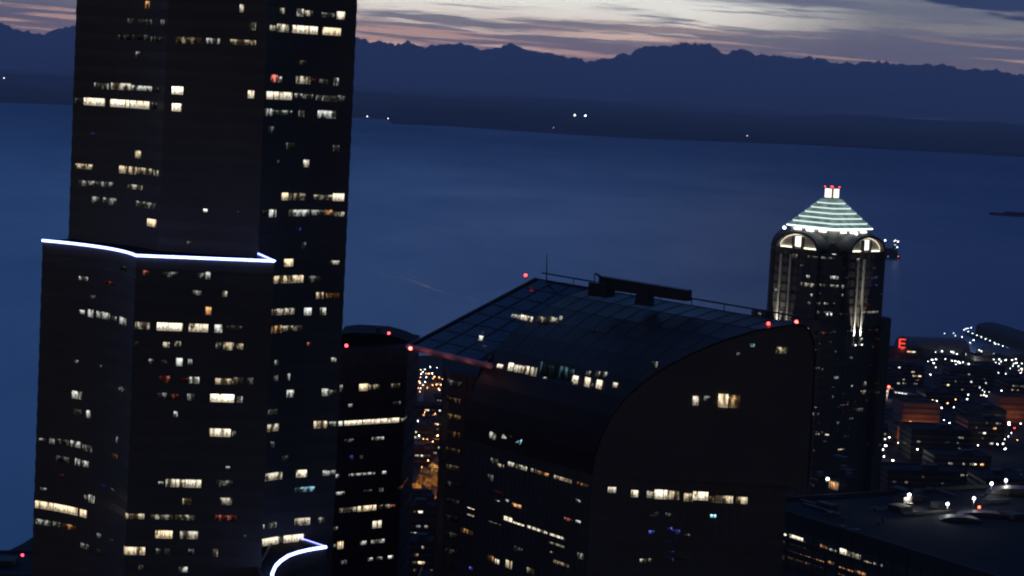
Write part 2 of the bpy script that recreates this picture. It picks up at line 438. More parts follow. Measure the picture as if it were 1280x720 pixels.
L1 = '''
160 167 22 .3 N;173 190 24 .25 N;201 206 24 .3 N;182 187 3 .9 O;147 205 42 .1 N;220 252 47 .35 W;258 275 49 .45 N;288 320 51 .6 W
170 175 66 .35 N;118 136 107 .35 N;139 164 107 .7 C;165 190 109 .6 N;190 200 111 .2 N;215 229 111 1.8 C;94 104 125 .2 N;105 131 127 1.1 C
138 188 129 1.2 C;190 197 132 .15 N;215 227 134 1.6 C;310 318 117 1.2 C;114 119 173 .8 B 4;315 320 28 .9 C;300 305 4 .9 C;312 320 33 .5 N
349 356 9 .6 C;371 379 15 .9 N;380 391 13 .7 C;402 418 16 .3 N;421 431 17 1.2 C
337 345 35 .6 C;346 361 33 .9 C;365 397 35 1 C;403 426 38 1.1 W;374 383 79 .2 W
338 347 97 1.2 R;347 352 98 .7 N;370 388 99 .9 C;388 395 101 .6 R;398 410 101 .4 N;417 423 102 .8 N
333 366 119 1.1 C;368 391 121 .4 N;395 421 122 .5 N;422 431 123 .25 N;331 340 139 .6 N;340 365 142 .3 N;373 380 142 .5 N;397 420 143 .8 N
336 343 161 .3 N;357 368 184 .15 N;416 424 187 .3 N;436 440 188 1 W 5;379 386 205 .9 C;346 349 205 .15 N
352 360 246 1 W;360 382 248 .4 C;392 416 250 .6 C;416 430 248 1 C;328 333 268 .1 N;336 345 269 .9 N;361 386 270 .6 N;387 405 272 .3 N;406 415 271 .6 O;416 430 273 .6 C
370 376 288 .4 B 5;377 382 312 .25 G;355 366 332 1.1 W;412 424 333 .6 C 5;340 380 352 .8 W;385 400 350 .15 N
169 176 196 .8 W;94 116 215 .7 W;149 170 217 .8 W;170 190 219 .6 W;192 198 221 .4 C;98 110 235 .4 N;110 143 238 .3 N;160 178 236 .5 C
114 124 260 .4 N;128 145 261 .35 N;170 195 262 .4 N;184 195 284 1.1 W;254 259 270 1 N 4;234 238 307 .4 N 4;297 301 259 .2 N 4
395 404 373 .6 W;407 424 373 .7 O;338 368 395 .6 C;380 389 392 .9 N;400 407 392 .9 N;336 352 416 .8 K;352 377 417 .35 C;427 431 414 .4 N
384 388 433 1 R 4;343 348 455 .4 N;414 420 455 .6 N;342 347 478 .7 N;358 362 478 .5 N;358 367 497 .8 N;402 411 495 .8 N;411 420 498 .3 N
332 346 520 .4 N;392 408 535 .9 W;408 420 537 .5 N;332 348 540 .8 C;338 343 560 .3 N;352 360 579 .3 N;327 352 604 .85 C;370 383 600 1.1 C
403 412 598 .6 N;413 419 598 .3 N;368 393 620 .6 T;325 330 664 .6 N;335 345 665 .5 N;348 357 665 .6 N;368 387 660 .8 C;397 405 660 .5 N
323 348 684 1 C;354 364 682 1 C;365 379 680 1.2 C;392 416 676/684 .5 W 5
'''
L2 = '''
179 187 340 .6 R;150 158 333 .12 N;203 222 339 .2 N;247 256 347 .3 N;257 263 346 .5 N;99 110 348 .5 N 5;131 142 351 .35 R 5
113 120 364 .5 N 4;278 284 365 .7 C;240 252 366 .25 N;100 106 386 .8 N 5;110 117 390 .8 N;121 138 391 .6 N;140 146 397 .4 N 5;150 158 396 .7 N
257 264 388 .9 O;169 187 408 .7 C;196 228 409 1.2 C;236 260 410 1 C;268 278 411 .9 N;283 303 416 .15 N
204 212 428 .7 C;218 226 430 .6 C;270 276 431 .6 N;278 292 434 .8 W;295 304 433 .4 W;168 173 437 .3 N 4
186 192 452 .4 N;202 208 455 .4 N 4;220 228 454 .8 N;235 240 456 .4 N;93 98 456 .4 N 4;124 128 458 .2 N 4
199 212 476 .45 R;224 236 475 .35 R;236 249 476 .7 N;269 292 478 .7 W;292 304 479 .3 W;309 316 479 .4 N;197 208 496 .25 N;212 223 498 .25 R;234 243 498 .4 N
263 293 500 1.9 C;296 303 501 .6 N;90 102 495 .9 N;148 155 482 .4 N 3;148 156 489 .2 N;92 102 517 .3 N;108 113 518 .8 N;217 222 521 .6 N
262 288 544 1.1 C;290 295 543 .5 N;48 57 556 .5 N 3;62 68 555 .7 N;70 86 560 .15 N;88 101 559 .6 N;103 115 561 .5 N;145 148 552 .4 N
141 147 567 .7 O 6;70 88 579 .1 N;94 100 579 .6 N;103 111 580 .7 N;42 48 594 .9 R 4;74 80 599 .5 R 4;127 132 605 .8 B 3;138 143 614 .2 N 3
50 58 621 .4 N 3;105 110 625 .3 N;111 118 626 .9 N;44 66 639 1 W;67 97 642 1.1 W;100 108 646 1.1 W;44 64 661 .55 N;66 75 661 .45 N;78 95 663 .4 O
101 111 688 .3 N;121 126 676 .15 N;121 126 695 .15 N;137 142 677 .25 N 4;198 204 606 .6 N 3;207 219 610 .8 C;220 251 611 .95 C;270 290 610 .2 N;282 287 592 .4 N 3
228 239 632 .6 W;275 290 632 .5 C;157 180 653 .7 W;188 216 654 .5 C;219 243 654 .45 C;268 296 652 .4 R
194 215 676 1 W;225 248 676 .8 C;304 308 679 .4 N 4;155 181 697 1 W;195 201 697 .3 N;205 212 697 .3 N;235 242 696 .1 N;266 272 697 .8 C
173 179 717 .5 N;223 234 717 .7 N
'''
n1 = lit([W1], sh1, L1, 60); n2 = lit([W2], sh2, L2, 40)

# ================================================================== BROWN BUILDING behind it
Ca = g2(424, 520, 610); Cb = g2(506, 520, 632)
Ca = (Ca[0]-26, Ca[1]-12)
Cpoly = [Ca, Cb, (Cb[0]+2, Cb[1]+30), (Ca[0]+2, Ca[1]+44)]
zC = at(470, 437, 622).z
bc = empty('office_building', ((Ca[0]+Cb[0])/2, 640, 45), 'dark brown banded office building between the black tower and the glass-vaulted building', 'office building')
WC = Wall(Cpoly, zC, 42, 4.98, 2.2, 0); WC.ph = WC.hit(465, 527)[1]
shC = WC.mesh(fins=3).build('facade', ['brown', 'glass', 'roofing'], bc)
# rounded plant storey on its roof
mb = MB()
prof = [(424, 418.0), (440, 415.8), (452, 416.3), (466, 417), (480, 417.8), (492, 420.5), (503, 424), (512, 428), (520, 432.5)]
front = [at(x, y, 624+ (x-424)*.23) for x, y in prof]
n = len(front)
for dz, dy in ((None, 0), (0, 0), (0, 22), (None, 22)):
    mb.v += [(p.x, p.y+dy, (zC-.5 if dz is None else p.z)) for p in front]
for r in range(3):
    for i in range(n-1): mb.face((r*n+i, r*n+i+1, (r+1)*n+i+1, (r+1)*n+i))
mb.face([i for i in range(n)][::-1] + [n+i for i in range(n)]); mb.face([3*n+i for i in range(n)] + [2*n+i for i in reversed(range(n))]); mb.face((0, n, 2*n, 3*n)); mb.face((n-1, 4*n-1, 3*n-1, 2*n-1))
mb.build('plant_storey', 'roofing', bc)
MB().tube([at(474, 418, 640), at(473, 409, 640)], .8, 6).build('chimney_stack', 'metal', bc)
lit([WC], shC, '''
424 428 485 .5 N;449 460 482 1.2 W 9;461 475 481 .45 W 6;488 500 477 .35 W 6;435 440 516 .4 N 4;490 500 510 .3 N 4;422 428 531 1 N 6;430 500 530/523 1 C 6;500 508 524 .4 C 4
465 480 541 .6 N 4;430 442 557 .3 G 4;419 425 585 .7 N 5;449 453 582 .6 N 4;478 483 580 .8 N 4;436 470 597/593 .55 N 3;420 431 612 .6 N 4;455 465 608 .25 N 3;474 479 606 .7 N 5
424 445 638 .6 C 6;447 470 634 1.1 W 7;472 478 634 .3 C;481 487 633 .4 C 5;466 471 646 1 C;472 477 646 1 C;417 422 652 .5 N 4;422 429 679 1.2 W;450 458 675 .6 N 5;464 472 672 .6 N 5
473 480 684 .8 N 5;485 492 696 1.1 N 4;460 466 689 .7 N 4;470 478 698 .3 N 4;425 433 705 .6 N 5;416 420 693 .25 N 4;435 441 570 .3 B 6
486 490 626 .5 R 3;490 494 622 .4 O 3;497 502 620 .5 R 3;500 503 615 .5 O 4;502 509 612 .4 R 4
''')

# ================================================================== GLASS VAULTED BUILDING (centre)
U = Vector((-.573, .82)); NV = Vector((-.82, -.573))          # along the ridge (away, left); outward normal of the long side
K0 = Vector(g2(740, 600, 520))                                  # front corner
EW = 46.7; ZE = 190.0; ZR = 228.2
LB = 55.0                                                      # length of long side
A1 = K0 + U*LB
Be = Vector(g2(987, 560, 521)); 
Dpoly = [tuple(K0), tuple(Be), (Be.x+1.5, Be.y+48), (Be.x-18, Be.y+75), (A1.x+38, A1.y+28), tuple(A1)]
cv = empty('office_building', ((K0.x+A1.x)/2+20, 545, 40), 'dark office building with a sloping blue glass vault and pointed overhanging eave', 'office building')
WD = Wall(Dpoly, ZE, 42, 4.1, 2.6, 0, .08); WD.ph = WD.hit(820, 618)[1]
body = WD.mesh(fins=2.0).build('facade', ['granite', 'glass', 'roofing'], cv)
# vault section: offset inwards w, height z
W_R = 38.3
sec = [(0, ZE), (.5, 195), (1.5, 199.6), (3.2, 204.2), (5.5, 208.4), (9, 212.8), (13.5, 216.9), (18.5, 220.4), (24, 223.6), (30, 226.3), (W_R-.6, ZR), (W_R+.8, 228.0), (W_R+2, 226.8), (W_R+2.9, 224.2), (W_R+3.4, 220), (W_R+3.5, 210), (W_R+3.6, ZE)]
def vp(s, w, z):      # s metres along U from the corner line K0, w inwards
    p = K0 + U*s - NV*w; return Vector((p.x, p.y, z))
def s_front(w):        # where the end wall (plane Y = K0.y) cuts the vault
    return -(w*.573)/.82
s_end = LB+25.5
def proj(p):
    d = p-CAM; return (640+F*d.dot(cr)/d.dot(fw), 360-F*d.dot(cu)/d.dot(fw))
s_tip = s_end
while proj(Vector((*(K0+U*s_tip-NV*3.2), 209.3)))[0] > 511: s_tip += .25
print('TIP', s_tip, s_end, proj(Vector((*(K0+U*s_tip-NV*3.2), 209.3))), proj(Vector((*(K0+U*s_end-NV*W_R), ZR))), proj(Vector((*(K0+U*(LB-6)-NV*3.2), 209.3))))
def s_far(w): return s_tip+(s_end-s_tip)*min(1, max(0, (w-3.2)/(W_R-3.2)))
vm = MB(); NS = 14
rows = []
for (w, z) in sec:
    s0 = s_front(min(w, 60)); s1 = LB
    rows.append([vp(s0+(s1-s0)*i/NS, w, z) for i in range(NS+1)])
for r in rows: vm.v += [tuple(p) for p in r]
for j in range(len(rows)-1):
    for i in range(NS):
        a = j*(NS+1)+i; vm.face((a, a+NS+1, a+NS+2, a+1))
vo = vm.build('glass_vault', 'vault', cv)
md = vo.modifiers.new('thick', 'SOLIDIFY'); md.thickness = .5; md.offset = 0
# end wall under the vault
ew = MB()
pts = [vp(s_front(w)+.05, w, z-.3) for (w, z) in sec]
basep = [Vector((p.x, p.y, ZE)) for p in (pts[0], pts[-1])]
poly = list(reversed(pts))
m_ = len(poly); ew.v += [tuple(p) for p in poly] + [tuple(p+Vector((0, 14, 0))) for p in poly]
ew.face(list(range(m_))[::-1]); ew.face([m_+i for i in range(m_)])
for i in range(m_): j = (i+1) % m_; ew.face((i, j, m_+j, m_+i))
gw = ew.build('gable_wall', 'granite', cv)
zz = WD.ph
while zz < ZE+1.5: zz += WD.fh
while zz < 226:
    wL = next((w0 + (w1-w0)*(zz+1.6-z0_)/(z1_-z0_) for (w0, z0_), (w1, z1_) in zip(sec, sec[1:]) if z0_ <= zz+1.6 <= z1_ and w1 <= W_R), None)
    if wL is None: break
    xa = vp(s_front(wL), wL, 0).x + 1.2; xb = Be.x+3.0
    nb_ = max(1, int((xb-xa)/3.2)); wbm = MB()
    for q in range(nb_):
        xc = xa+(xb-xa)*(q+.5)/nb_; wbm.box((xc, K0.y-.03, zz), ((xb-xa)/nb_-.35, .05, 2.3))
    wbm.build('window_band', 'glass', gw); zz += WD.fh
# far gable, seen through the glass screen
fg = MB(); pts = [vp(LB-.1, w, z-.2) for (w, z) in sec]; pts2 = [vp(LB-.8, w, z-.2) for (w, z) in sec]; m_ = len(pts)
bs = [vp(LB-.1, W_R+3, ZE-.5), vp(LB-.8, W_R+3, ZE-.5)]
A_ = pts+[bs[0]]; B_ = pts2+[bs[1]]; m_ += 1
fg.v = [tuple(p) for p in A_+B_]; fg.face(list(range(m_))); fg.face([m_+i for i in reversed(range(m_))])
for i in range(m_): j = (i+1) % m_; fg.face((i, m_+i, m_+j, j))
fg.build('far_gable', 'granite', cv)
# flat sloping glass screen that carries the roof line out past the building
def scr(s_, w): return vp(s_, w, 209.3+(ZR-209.3)*(w-3.2)/(W_R-3.2))
gs = MB(); nW = 8
sc_r = [[scr(a, w) for a in (LB+.1, s_far(w))] for w in [3.2+(W_R-3.2)*i/nW for i in range(nW+1)]]
gs.v = [tuple(p) for r in sc_r for p in r]
for i in range(nW): gs.face((2*i, 2*i+2, 2*i+3, 2*i+1))
go_ = gs.build('glass_screen', 'clear', cv); md = go_.modifiers.new('thick', 'SOLIDIFY'); md.thickness = .12; md.offset = 0
gf = MB()
for i in range(nW+1):
    w = 3.2+(W_R-3.2)*i/nW; gf.tube([scr(LB+.2, w)+Vector((0, 0, .15)), scr(s_far(w), w)+Vector((0, 0, .15))], .14, 4)
for k in range(4):
    f_ = k/3.0
    gf.tube([scr(LB+1+(s_far(w)-LB-1)*f_, w)+Vector((0, 0, .12)) for w in [3.2+(W_R-3.2)*i/6 for i in range(7)]], .16, 4)
gf.build('screen_frame', 'metal', cv)
# slender trusses carrying it
tb = MB()
for f_ in (.3, .7):
    for w in (9, 18, 27):
        p = scr(LB+(s_far(w)-LB)*f_, w); q = vp(LB-.2, w+2, 205); tb.tube([tuple(p), tuple(q)], .22, 5)
tb.build('truss', 'metal', cv)
# closing wall at the far end and the soffit with its red fascia
fb = MB()
T0 = vp(LB-6, 3.2, 209.3); T1 = vp(s_tip, 3.0, 209.3)
fb.tube([T0, T1], .78, 4); fb.build('eave_fascia', 'fascia', cv)
# verge beam along the sloping far edge, glazing bars
vb = MB().tube([scr(s_far(w), w)+Vector((0, 0, .1)) for w in (3.2, 10, 20, 30, W_R)] , .55, 6); vb.build('verge_beam', 'metal', cv)
gb = MB()
for i in range(0, 15):
    s1 = LB - .4 - i*6.5
    pts = [vp(s1, w, z+.3) for (w, z) in sec if s_front(w)+.5 < s1]
    if len(pts) > 1: gb.tube(pts, .07, 4)
for (w, z) in sec[2:11]:
    s0 = s_front(w); s1 = LB
    gb.tube([vp(s0, w, z+.33), vp(s1, w, z+.3)], .06, 4)
gb.build('glazing_bars', 'metal', cv)
# ridge rail
rr = MB().tube([vp(s_end-2, W_R+.5, ZR+1.9), vp(s_front(W_R)-3, W_R+.5, ZR+1.8)], .22, 5)
for k in range(9): p = vp(s_end-4-k*12.5, W_R+.5, ZR+.9); rr.box(p, (.2, .2, 2.2))
rr.build('ridge_rail', 'metal', cv)
rk = cv
zone = lambda s, w: vp(s, w, 0)
def sec_z(w):
    for (a, za), (b, zb) in zip(sec, sec[1:]):
        if a <= w <= b: return za+(zb-za)*(w-a)/(b-a)
    return ZR
def vault_hit(px, py):
    best = None; d = ray(px, py)
    t = 450.0
    prev = None
    while t < 680:
        p = CAM+d*t; q = Vector((p.x, p.y))-K0; w = -q.dot(NV); s = q.dot(U)
        if w > 0:
            f = p.z-sec_z(min(w, W_R))
            if f < 0 : return s, w
        t += .2
    return None
def vault_panes(data):
    for ent in data.replace('\n', ';').split(';'):
        t = ent.split()
        if not t: continue
        x0, x1, y, inten, c, h = float(t[0]), float(t[1]), float(t[2]), float(t[3]), COL[t[4]], float(t[5])
        cs = []
        for (x, yy) in ((x0, y+h/2), (x1, y+h/2+(x1-x0)*.22), (x1+2, y-h/2+(x1-x0)*.22), (x0+2, y-h/2)):
            hh = vault_hit(x, yy)
            if hh is None: break
            p = vp(hh[0], hh[1], sec_z(hh[1])); cs.append(p + Vector((NV.x*.4, NV.y*.4, .35)))
        if len(cs) < 4: continue
        r_ = random.random()*200; W = (cs[1]-cs[0]).length
        MB().quad(cs, 0, [(r_, 0), (r_+W, 0), (r_+W, 1), (r_, 1)], tuple(k*inten for k in c)).build('roof_window', 'win', vo)
vault_panes('''
612 620 548 .5 N 5;628 633 550 .4 N 3;637 641 550 .3 R 3;645 652 556 1 T 4
599 604 424 .8 N 6;603 605 417 .4 N 3;640 650 396 .5 C 4;651 666 398 .8 C 6;672 684 400 .3 C 7;686 698 400 .45 C 6;700 703 399 .7 N 5
622 629 459 1 C 5;636 642 460 1.3 C 10;643 648 462 .7 C 9;649 655 463 .8 C 9;656 662 464 .8 C 10;664 671 466 .6 C 11
676 684 462 .1 T 16;686 694 464 .12 T 16;700 710 467 .12 T 15;711 718 469 .14 T 14;716 723 475 1.1 C 8;717 722 481 .5 N 4;731 738 479 .9 C 11;740 744 484 .2 N 5;746 753 482 1.1 C 11
733 739 468 .25 N 6;745 750 469 .4 N 7;754 759 470 .3 N 7;766 772 483 .6 C 6;680 684 474 .6 N 2;816 822 455 .3 N 3;817 822 459 .12 N 6;740 743 414 .12 R 5
''')
lit([WD], body, '''
614 622 577 .3 N 8;622 630 582 .8 W 4;635 659 579/586 .8 C 6;664 671 586 .7 C 9;672 686 592 .8 O 4;692 715 592/600 .9 W 10;722 736 604/607 .8 O 4
610 617 597 .15 N;618 628 615 .4 R 4;619 625 627 .6 N 4;632 636 626 .6 N 3;640 652 628/636 1 O 4;584 593 640 1.1 W 10;576 583 641 .4 W 7;576 591 663 .8 O 8
611 626 648/652 .9 C 8;630 640 652 1.4 C 12;640 655 658 1 C 9;659 670 662 .9 C 8;671 684 667 .9 C 9;687 706 672/679 .9 C 13;642 647 685 .3 N 8;648 653 685 .7 N 6
610 618 698 .8 O 7;619 624 702 1 C 6;632 640 705 .9 W 11;587 592 711 1.2 B 4;688 692 694 .6 W 9;692 712 700/704 .9 W 9;716 736 708/712 1 W 6;722 730 695 .5 N 8;658 668 712 .5 W 10;690 706 719 .6 W 4
696 712 614/617 .5 O 3;720 726 626 .6 N 3;705 716 648/652 .5 R 5;720 726 652 .9 N 3;735 739 647 .7 N 6;724 736 680 .4 N 3
760 770 612 .9 C 8;789 798 617 1 C 9;808 818 618 .6 C 9;818 834 618 1.4 C 12;835 849 619 .8 W 11;855 866 622 .9 W 11;866 885 620 1.5 C 11;886 893 624 .4 W 9;894 916 625 .9 W 11;920 934 626 .9 W 10
871 888 568 .55 K 8;902 910 566 .6 K 14;889 894 559 .3 N 4;828 834 587 1.8 N 4;835 838 588 .5 N 3;888 895 645 1.5 T 4;818 823 642 .4 N 5;832 839 643 .5 N 4
811 818 665 .7 B 4;838 847 650 .5 B 6;834 840 662 .8 B 6;841 850 665 .6 B 7;832 841 675 .6 B 7;843 850 676 .5 B 6;834 842 695 .8 B 12;846 855 695 .12 G 10;855 862 672 .15 G 10;800 808 701 .7 C 5;810 815 700 .4 C 4
967 981 561 .85 C 15;1 2 1 0 N;812 820 645 .3 G 4;734 738 676 .6 B 4;748 756 552 2.0 N 3
''', 100, False)
# lights in the gable
class Flat:            # vertical plane Y = const used as a wall for windows above the storeys
    pass
def gable_pane(x0, x1, y, h, inten, c, Y=519.6):
    a = at(x0, y, Y); b = at(x1, y, Y); hh = h/2*Y/F; r_ = random.random()*200; W = b.x-a.x; zc = (a.z+b.z)/2
    MB().quad([(a.x, Y, zc-hh), (b.x, Y, zc-hh), (b.x, Y, zc+hh), (a.x, Y, zc+hh)], 0, [(r_, 0), (r_+W, 0), (r_+W, 1), (r_, 1)], tuple(k*inten for k in COL[c])).build('window', 'win', body)
for t in ((898, 910, 501, 17, 1.0, 'W'), (910, 925, 502, 16, .75, 'K'), (866, 873, 501, 12, .7, 'C'), (880, 888, 498, 6, .2, 'N'), (937, 943, 431.5, 4, 1.2, 'T'), (970, 984, 438, 8, .45, 'W'), (921, 925, 443, 5, .12, 'N')):
    gable_pane(*t)
# aviation lights (things of their own kind on masts)
GL = lambda c, k: tuple(x*k for x in c)
def beacon(p, mast=1.6, col=(9, .35, .3), r=.42, label='', group='red warning lights on the roofs', parent=None):
    t = empty('warning_light', (p.x, p.y, p.z-mast), label, 'warning light', group)
    MB().tube([(p.x, p.y, p.z-mast), (p.x, p.y, p.z-r*.6)], .09, 6).build('mast', 'metal', t)
    MB().ball(p, r, 0, col).build('lamp', 'glow', t, True)
    return t
beacon(at(657, 344, 607), 1.6, label='red warning light on the peak of the glass vault')
beacon(at(513, 435.5, 585), 1.4, (12, 1.0, .8), .5, label='red warning light at the pointed tip of the eave')
beacon(at(960.5, 404.5, 522), 1.2, label='red warning light on the right end of the vault ridge')
beacon(at(995.5, 402.5, 524), 1.6, (12, .8, .6), label='red warning light at the rounded right shoulder of the vaulted building')
beacon(at(486, 416.5, 640), 1.2, (7, .4, .5), .4, label='red warning light on the curved roof of the brown building')
beacon(at(433, 432, 606), 1.2, (9, .4, .5), .45, label='red warning light beside the black tower on the brown building')
beacon(at(28, 694, 900), 1.6, (7, .3, .5), .6, label='red warning light on the low dark roof at the lower left')
# mast on the vault
MB().tube([at(683, 352, 602), at(683.6, 318, 602)], [.22, .1], 6).build('mast', 'metal', cv)
# roof crane
cr_ = empty('roof_crane', tuple(at(790, 380, 560)), 'long dark window-cleaning crane lying on the ridge of the glass vault', 'crane')
a = at(752, 353, 562); b = at(861, 369.5, 545); e = (b-a); L = e.length; rz = math.atan2(e.y, e.x)
mb = MB(); q = Vector((e.y, -e.x, 0)).normalized()*1.3
za, zb = 3.0, 2.7
vs = [a-q+Vector((0, 0, za*.55)), a+q+Vector((0, 0, za*.55)), a+q-Vector((0, 0, za*.5)), a-q-Vector((0, 0, za*.5)), b-q+Vector((0, 0, zb*.5)), b+q+Vector((0, 0, zb*.5)), b+q-Vector((0, 0, zb*.5)), b-q-Vector((0, 0, zb*.5))]
mb.v = [tuple(v) for v in vs]
for f in ((0, 1, 2, 3), (4, 7, 6, 5), (0, 4, 5, 1), (1, 5, 6, 2), (2, 6, 7, 3), (3, 7, 4, 0)): mb.face(f)
mb.build('boom', 'metal', cr_)
MB().tube([at(760, 352, 561), at(744, 341.5, 561)], [.5, .25], 5).build('jib', 'metal', cr_)
MB().tube([at(743, 342, 560), at(743.5, 362, 560)], .12, 5).build('hoist_cable', 'metal', cr_)
c = at(752, 362, 561); MB().box(c, (5.5, 4, 3.4), rz).build('cab', 'metal', cr_)
c = at(806, 371, 553); MB().box(c, (4, 3, 4.2), rz, taper=.8).build('support', 'metal', cr_)
c = at(735, 359, 565); MB().tube([at(702, 354, 570), at(745, 361.5, 562)], .3, 5).build('track', 'metal', cr_)

# ================================================================== curved wing behind (x 540-577)
Wp = [g2(520, 560, 640), g2(545, 560, 600), g2(563, 560, 588), g2(590, 560, 592), g2(600, 560, 650)]
bw = empty('office_building', (Wp[2][0], 610, 40), 'narrow curved brown office building with dim floors, left of the glass-vaulted one', 'office building')
Wp = [g2(549, 560, 640), g2(550, 560, 612), g2(558, 560, 599), g2(592, 560, 592), g2(600, 560, 650)]
WW = Wall(Wp, at(560, 466, 597).z, 30, 4.6, 2.1, 0); WW.ph = WW.hit(566, 500)[1]
shW = WW.mesh(fins=2.5).build('facade', ['brown', 'glass', 'roofing'], bw)
dat = ''
for k, (y, v, c) in enumerate(((476, .3, 'G'), (499, .24, 'K'), (521, .26, 'K'), (543, .22, 'O'), (566, .25, 'K'), (588, .3, 'W'), (610, .1, 'G'), (632, .09, 'G'), (654, .1, 'G'), (676, .14, 'G'), (698, .14, 'G'))):
    dat += '%.1f %.1f %g %g %s 7\n' % (559-k*.3, 577-k*.5, y, v*.8, c)
lit([WW], shW, dat)

# ================================================================== TOWER WITH THE LIT PYRAMID ROOF (right)
PH = R(46.7)
t1 = Vector((math.cos(PH), -math.sin(PH))); t2 = Vector((math.sin(PH), math.cos(PH)))
Pc = Vector(g2(1036, 300, 1000))
zy = lambda y: at(1036, y, 1000).z
def lw(x, y, z=None, c=None):
    p = (c or Pc) + t1*x + t2*y
    return (p.x, p.y) if z is None else (p.x, p.y, z)
def octa(h, ch, c=None):
    return [lw(x, y, None, c) for x, y in ((-h+ch, -h), (h-ch, -h), (h, -h+ch), (h, h-ch), (h-ch, h), (-h+ch, h), (-h, h-ch), (-h, -h+ch))]
pt = empty('office_tower', (Pc.x, Pc.y, 30), 'office tower with a glowing stepped pyramid roof, glowing arches and a white lantern on top', 'skyscraper')
zb = zy(313)
def body_poly(h, ch, bw_, bp, c=None):
    pts = []
    for k in range(4):
        a = k*PI/2; ca, sa = math.cos(a), math.sin(a)
        for x, y in ((-h+ch, -h), (-bw_, -h), (-bw_, -h-bp), (bw_, -h-bp), (bw_, -h), (h-ch, -h)):
            pts.append(lw(x*ca-y*sa, x*sa+y*ca, None, c))
    return pts
WP = Wall(body_poly(20.3, 4.5, 12.2, 1.8), zb, zy(402), 4.0, 1.9, 0, .08); WP.ph = WP.hit(1010, 356)[1]
shP = WP.mesh(fins=3.0, fin_d=.5).build('shaft', ['stone', 'glass', 'roofing'], pt)
Pl = Pc + Vector((-1.2, 0))
WPl = Wall(body_poly(24.3, 4.5, 12.9, -3.6, Pl), zy(385)-3, 28, 4.0, 1.9, WP.ph, .08)
shL = WPl.mesh(fins=3.0, fin_d=.5).build('base_shaft', ['stone', 'glass', 'roofing'], pt)
# crown drum
GS = (.82, 1.0, .90)
mbd = MB().prism(octa(13.4, 3), zb-.5, zy(286), 0); mbd.build('crown_drum', 'pale', pt)
m, nt = new_mat('self-glowing green roof glass'); g = N(nt); MAT['tierglass'] = m
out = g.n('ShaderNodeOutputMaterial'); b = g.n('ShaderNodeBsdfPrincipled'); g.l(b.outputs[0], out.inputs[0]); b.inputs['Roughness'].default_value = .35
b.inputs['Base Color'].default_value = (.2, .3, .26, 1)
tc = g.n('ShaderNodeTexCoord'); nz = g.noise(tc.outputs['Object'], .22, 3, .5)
g.put(b.inputs['Emission Color'], (.60, .95, .84)); g.put(b.inputs['Emission Strength'], g.mr(nz, .35, .65, .10, .26)); m.cycles.emission_sampling = 'NONE'  # light on the slopes is put into the glass as emission, nothing behind it
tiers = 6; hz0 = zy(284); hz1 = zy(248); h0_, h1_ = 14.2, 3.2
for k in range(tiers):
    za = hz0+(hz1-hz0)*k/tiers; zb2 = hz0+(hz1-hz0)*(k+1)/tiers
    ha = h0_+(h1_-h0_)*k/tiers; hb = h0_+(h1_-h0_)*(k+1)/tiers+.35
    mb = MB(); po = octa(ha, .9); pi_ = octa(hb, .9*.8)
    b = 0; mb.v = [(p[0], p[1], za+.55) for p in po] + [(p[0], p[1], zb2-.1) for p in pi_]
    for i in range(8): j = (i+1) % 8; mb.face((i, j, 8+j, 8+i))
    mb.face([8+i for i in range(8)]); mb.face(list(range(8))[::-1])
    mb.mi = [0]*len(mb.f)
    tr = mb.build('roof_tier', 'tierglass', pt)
    st = MB().prism(octa(ha-.12, .85), za-.02, za+.53, 0, tuple(x*(2.6 if k == 0 else 1.15-.03*k) for x in GS)); st.build('light_strip', 'glowS', tr)
# under-eave light washing the drum
for k in range(8):
    o8 = octa(13.7, 3); a = Vector(o8[k]); b = Vector(o8[(k+1) % 8])
    if (b-a).length < 6: continue
    for q in range(3):
        p = a.lerp(b, (q+.5)/3); d = (b-a).normalized()
        MB().box((p.x, p.y, zy(287.2)), ((b-a).length/3*.55, .35, .5), math.atan2(d.y, d.x), 0, tuple(x*(8.5 if (q+k) % 2 else 4.0) for x in (1, 1, .86))).build('floodlight', 'glowS', pt)
# lantern
lt = MB().prism(octa(2.5, .4), hz1, zy(234.5), 0).build('lantern', 'pale', pt)
for k in range(4):
    a = k*PI/2; ca, sa = math.cos(a), math.sin(a)
    rot = lambda x, y: lw(x*ca-y*sa, x*sa+y*ca)
    za, zb2 = hz1+.5, zy(235.5)
    q = [(*rot(-1.9, -2.56), za), (*rot(1.9, -2.56), za), (*rot(1.9, -2.56), zb2), (*rot(-1.9, -2.56), zb2)]
    MB().quad(q, 0, None, (1.6, 1.5, 1.3)).build('lit_panel', 'glowS', lt)
for k, (x, y) in enumerate(((-2.3, -2.3), (2.3, -2.3), (2.3, 2.3), (-2.3, 2.3), (0, 0))):
    p = lw(x, y); ml = MB().ball((*p, zy(233.3)), .3, 0, (6, .3, .2)); ml.build('warning_lamp', 'glow', lt)
MB().prism(octa(2.75, .4), zy(235), zy(234), 0).build('cornice', 'stone', lt)
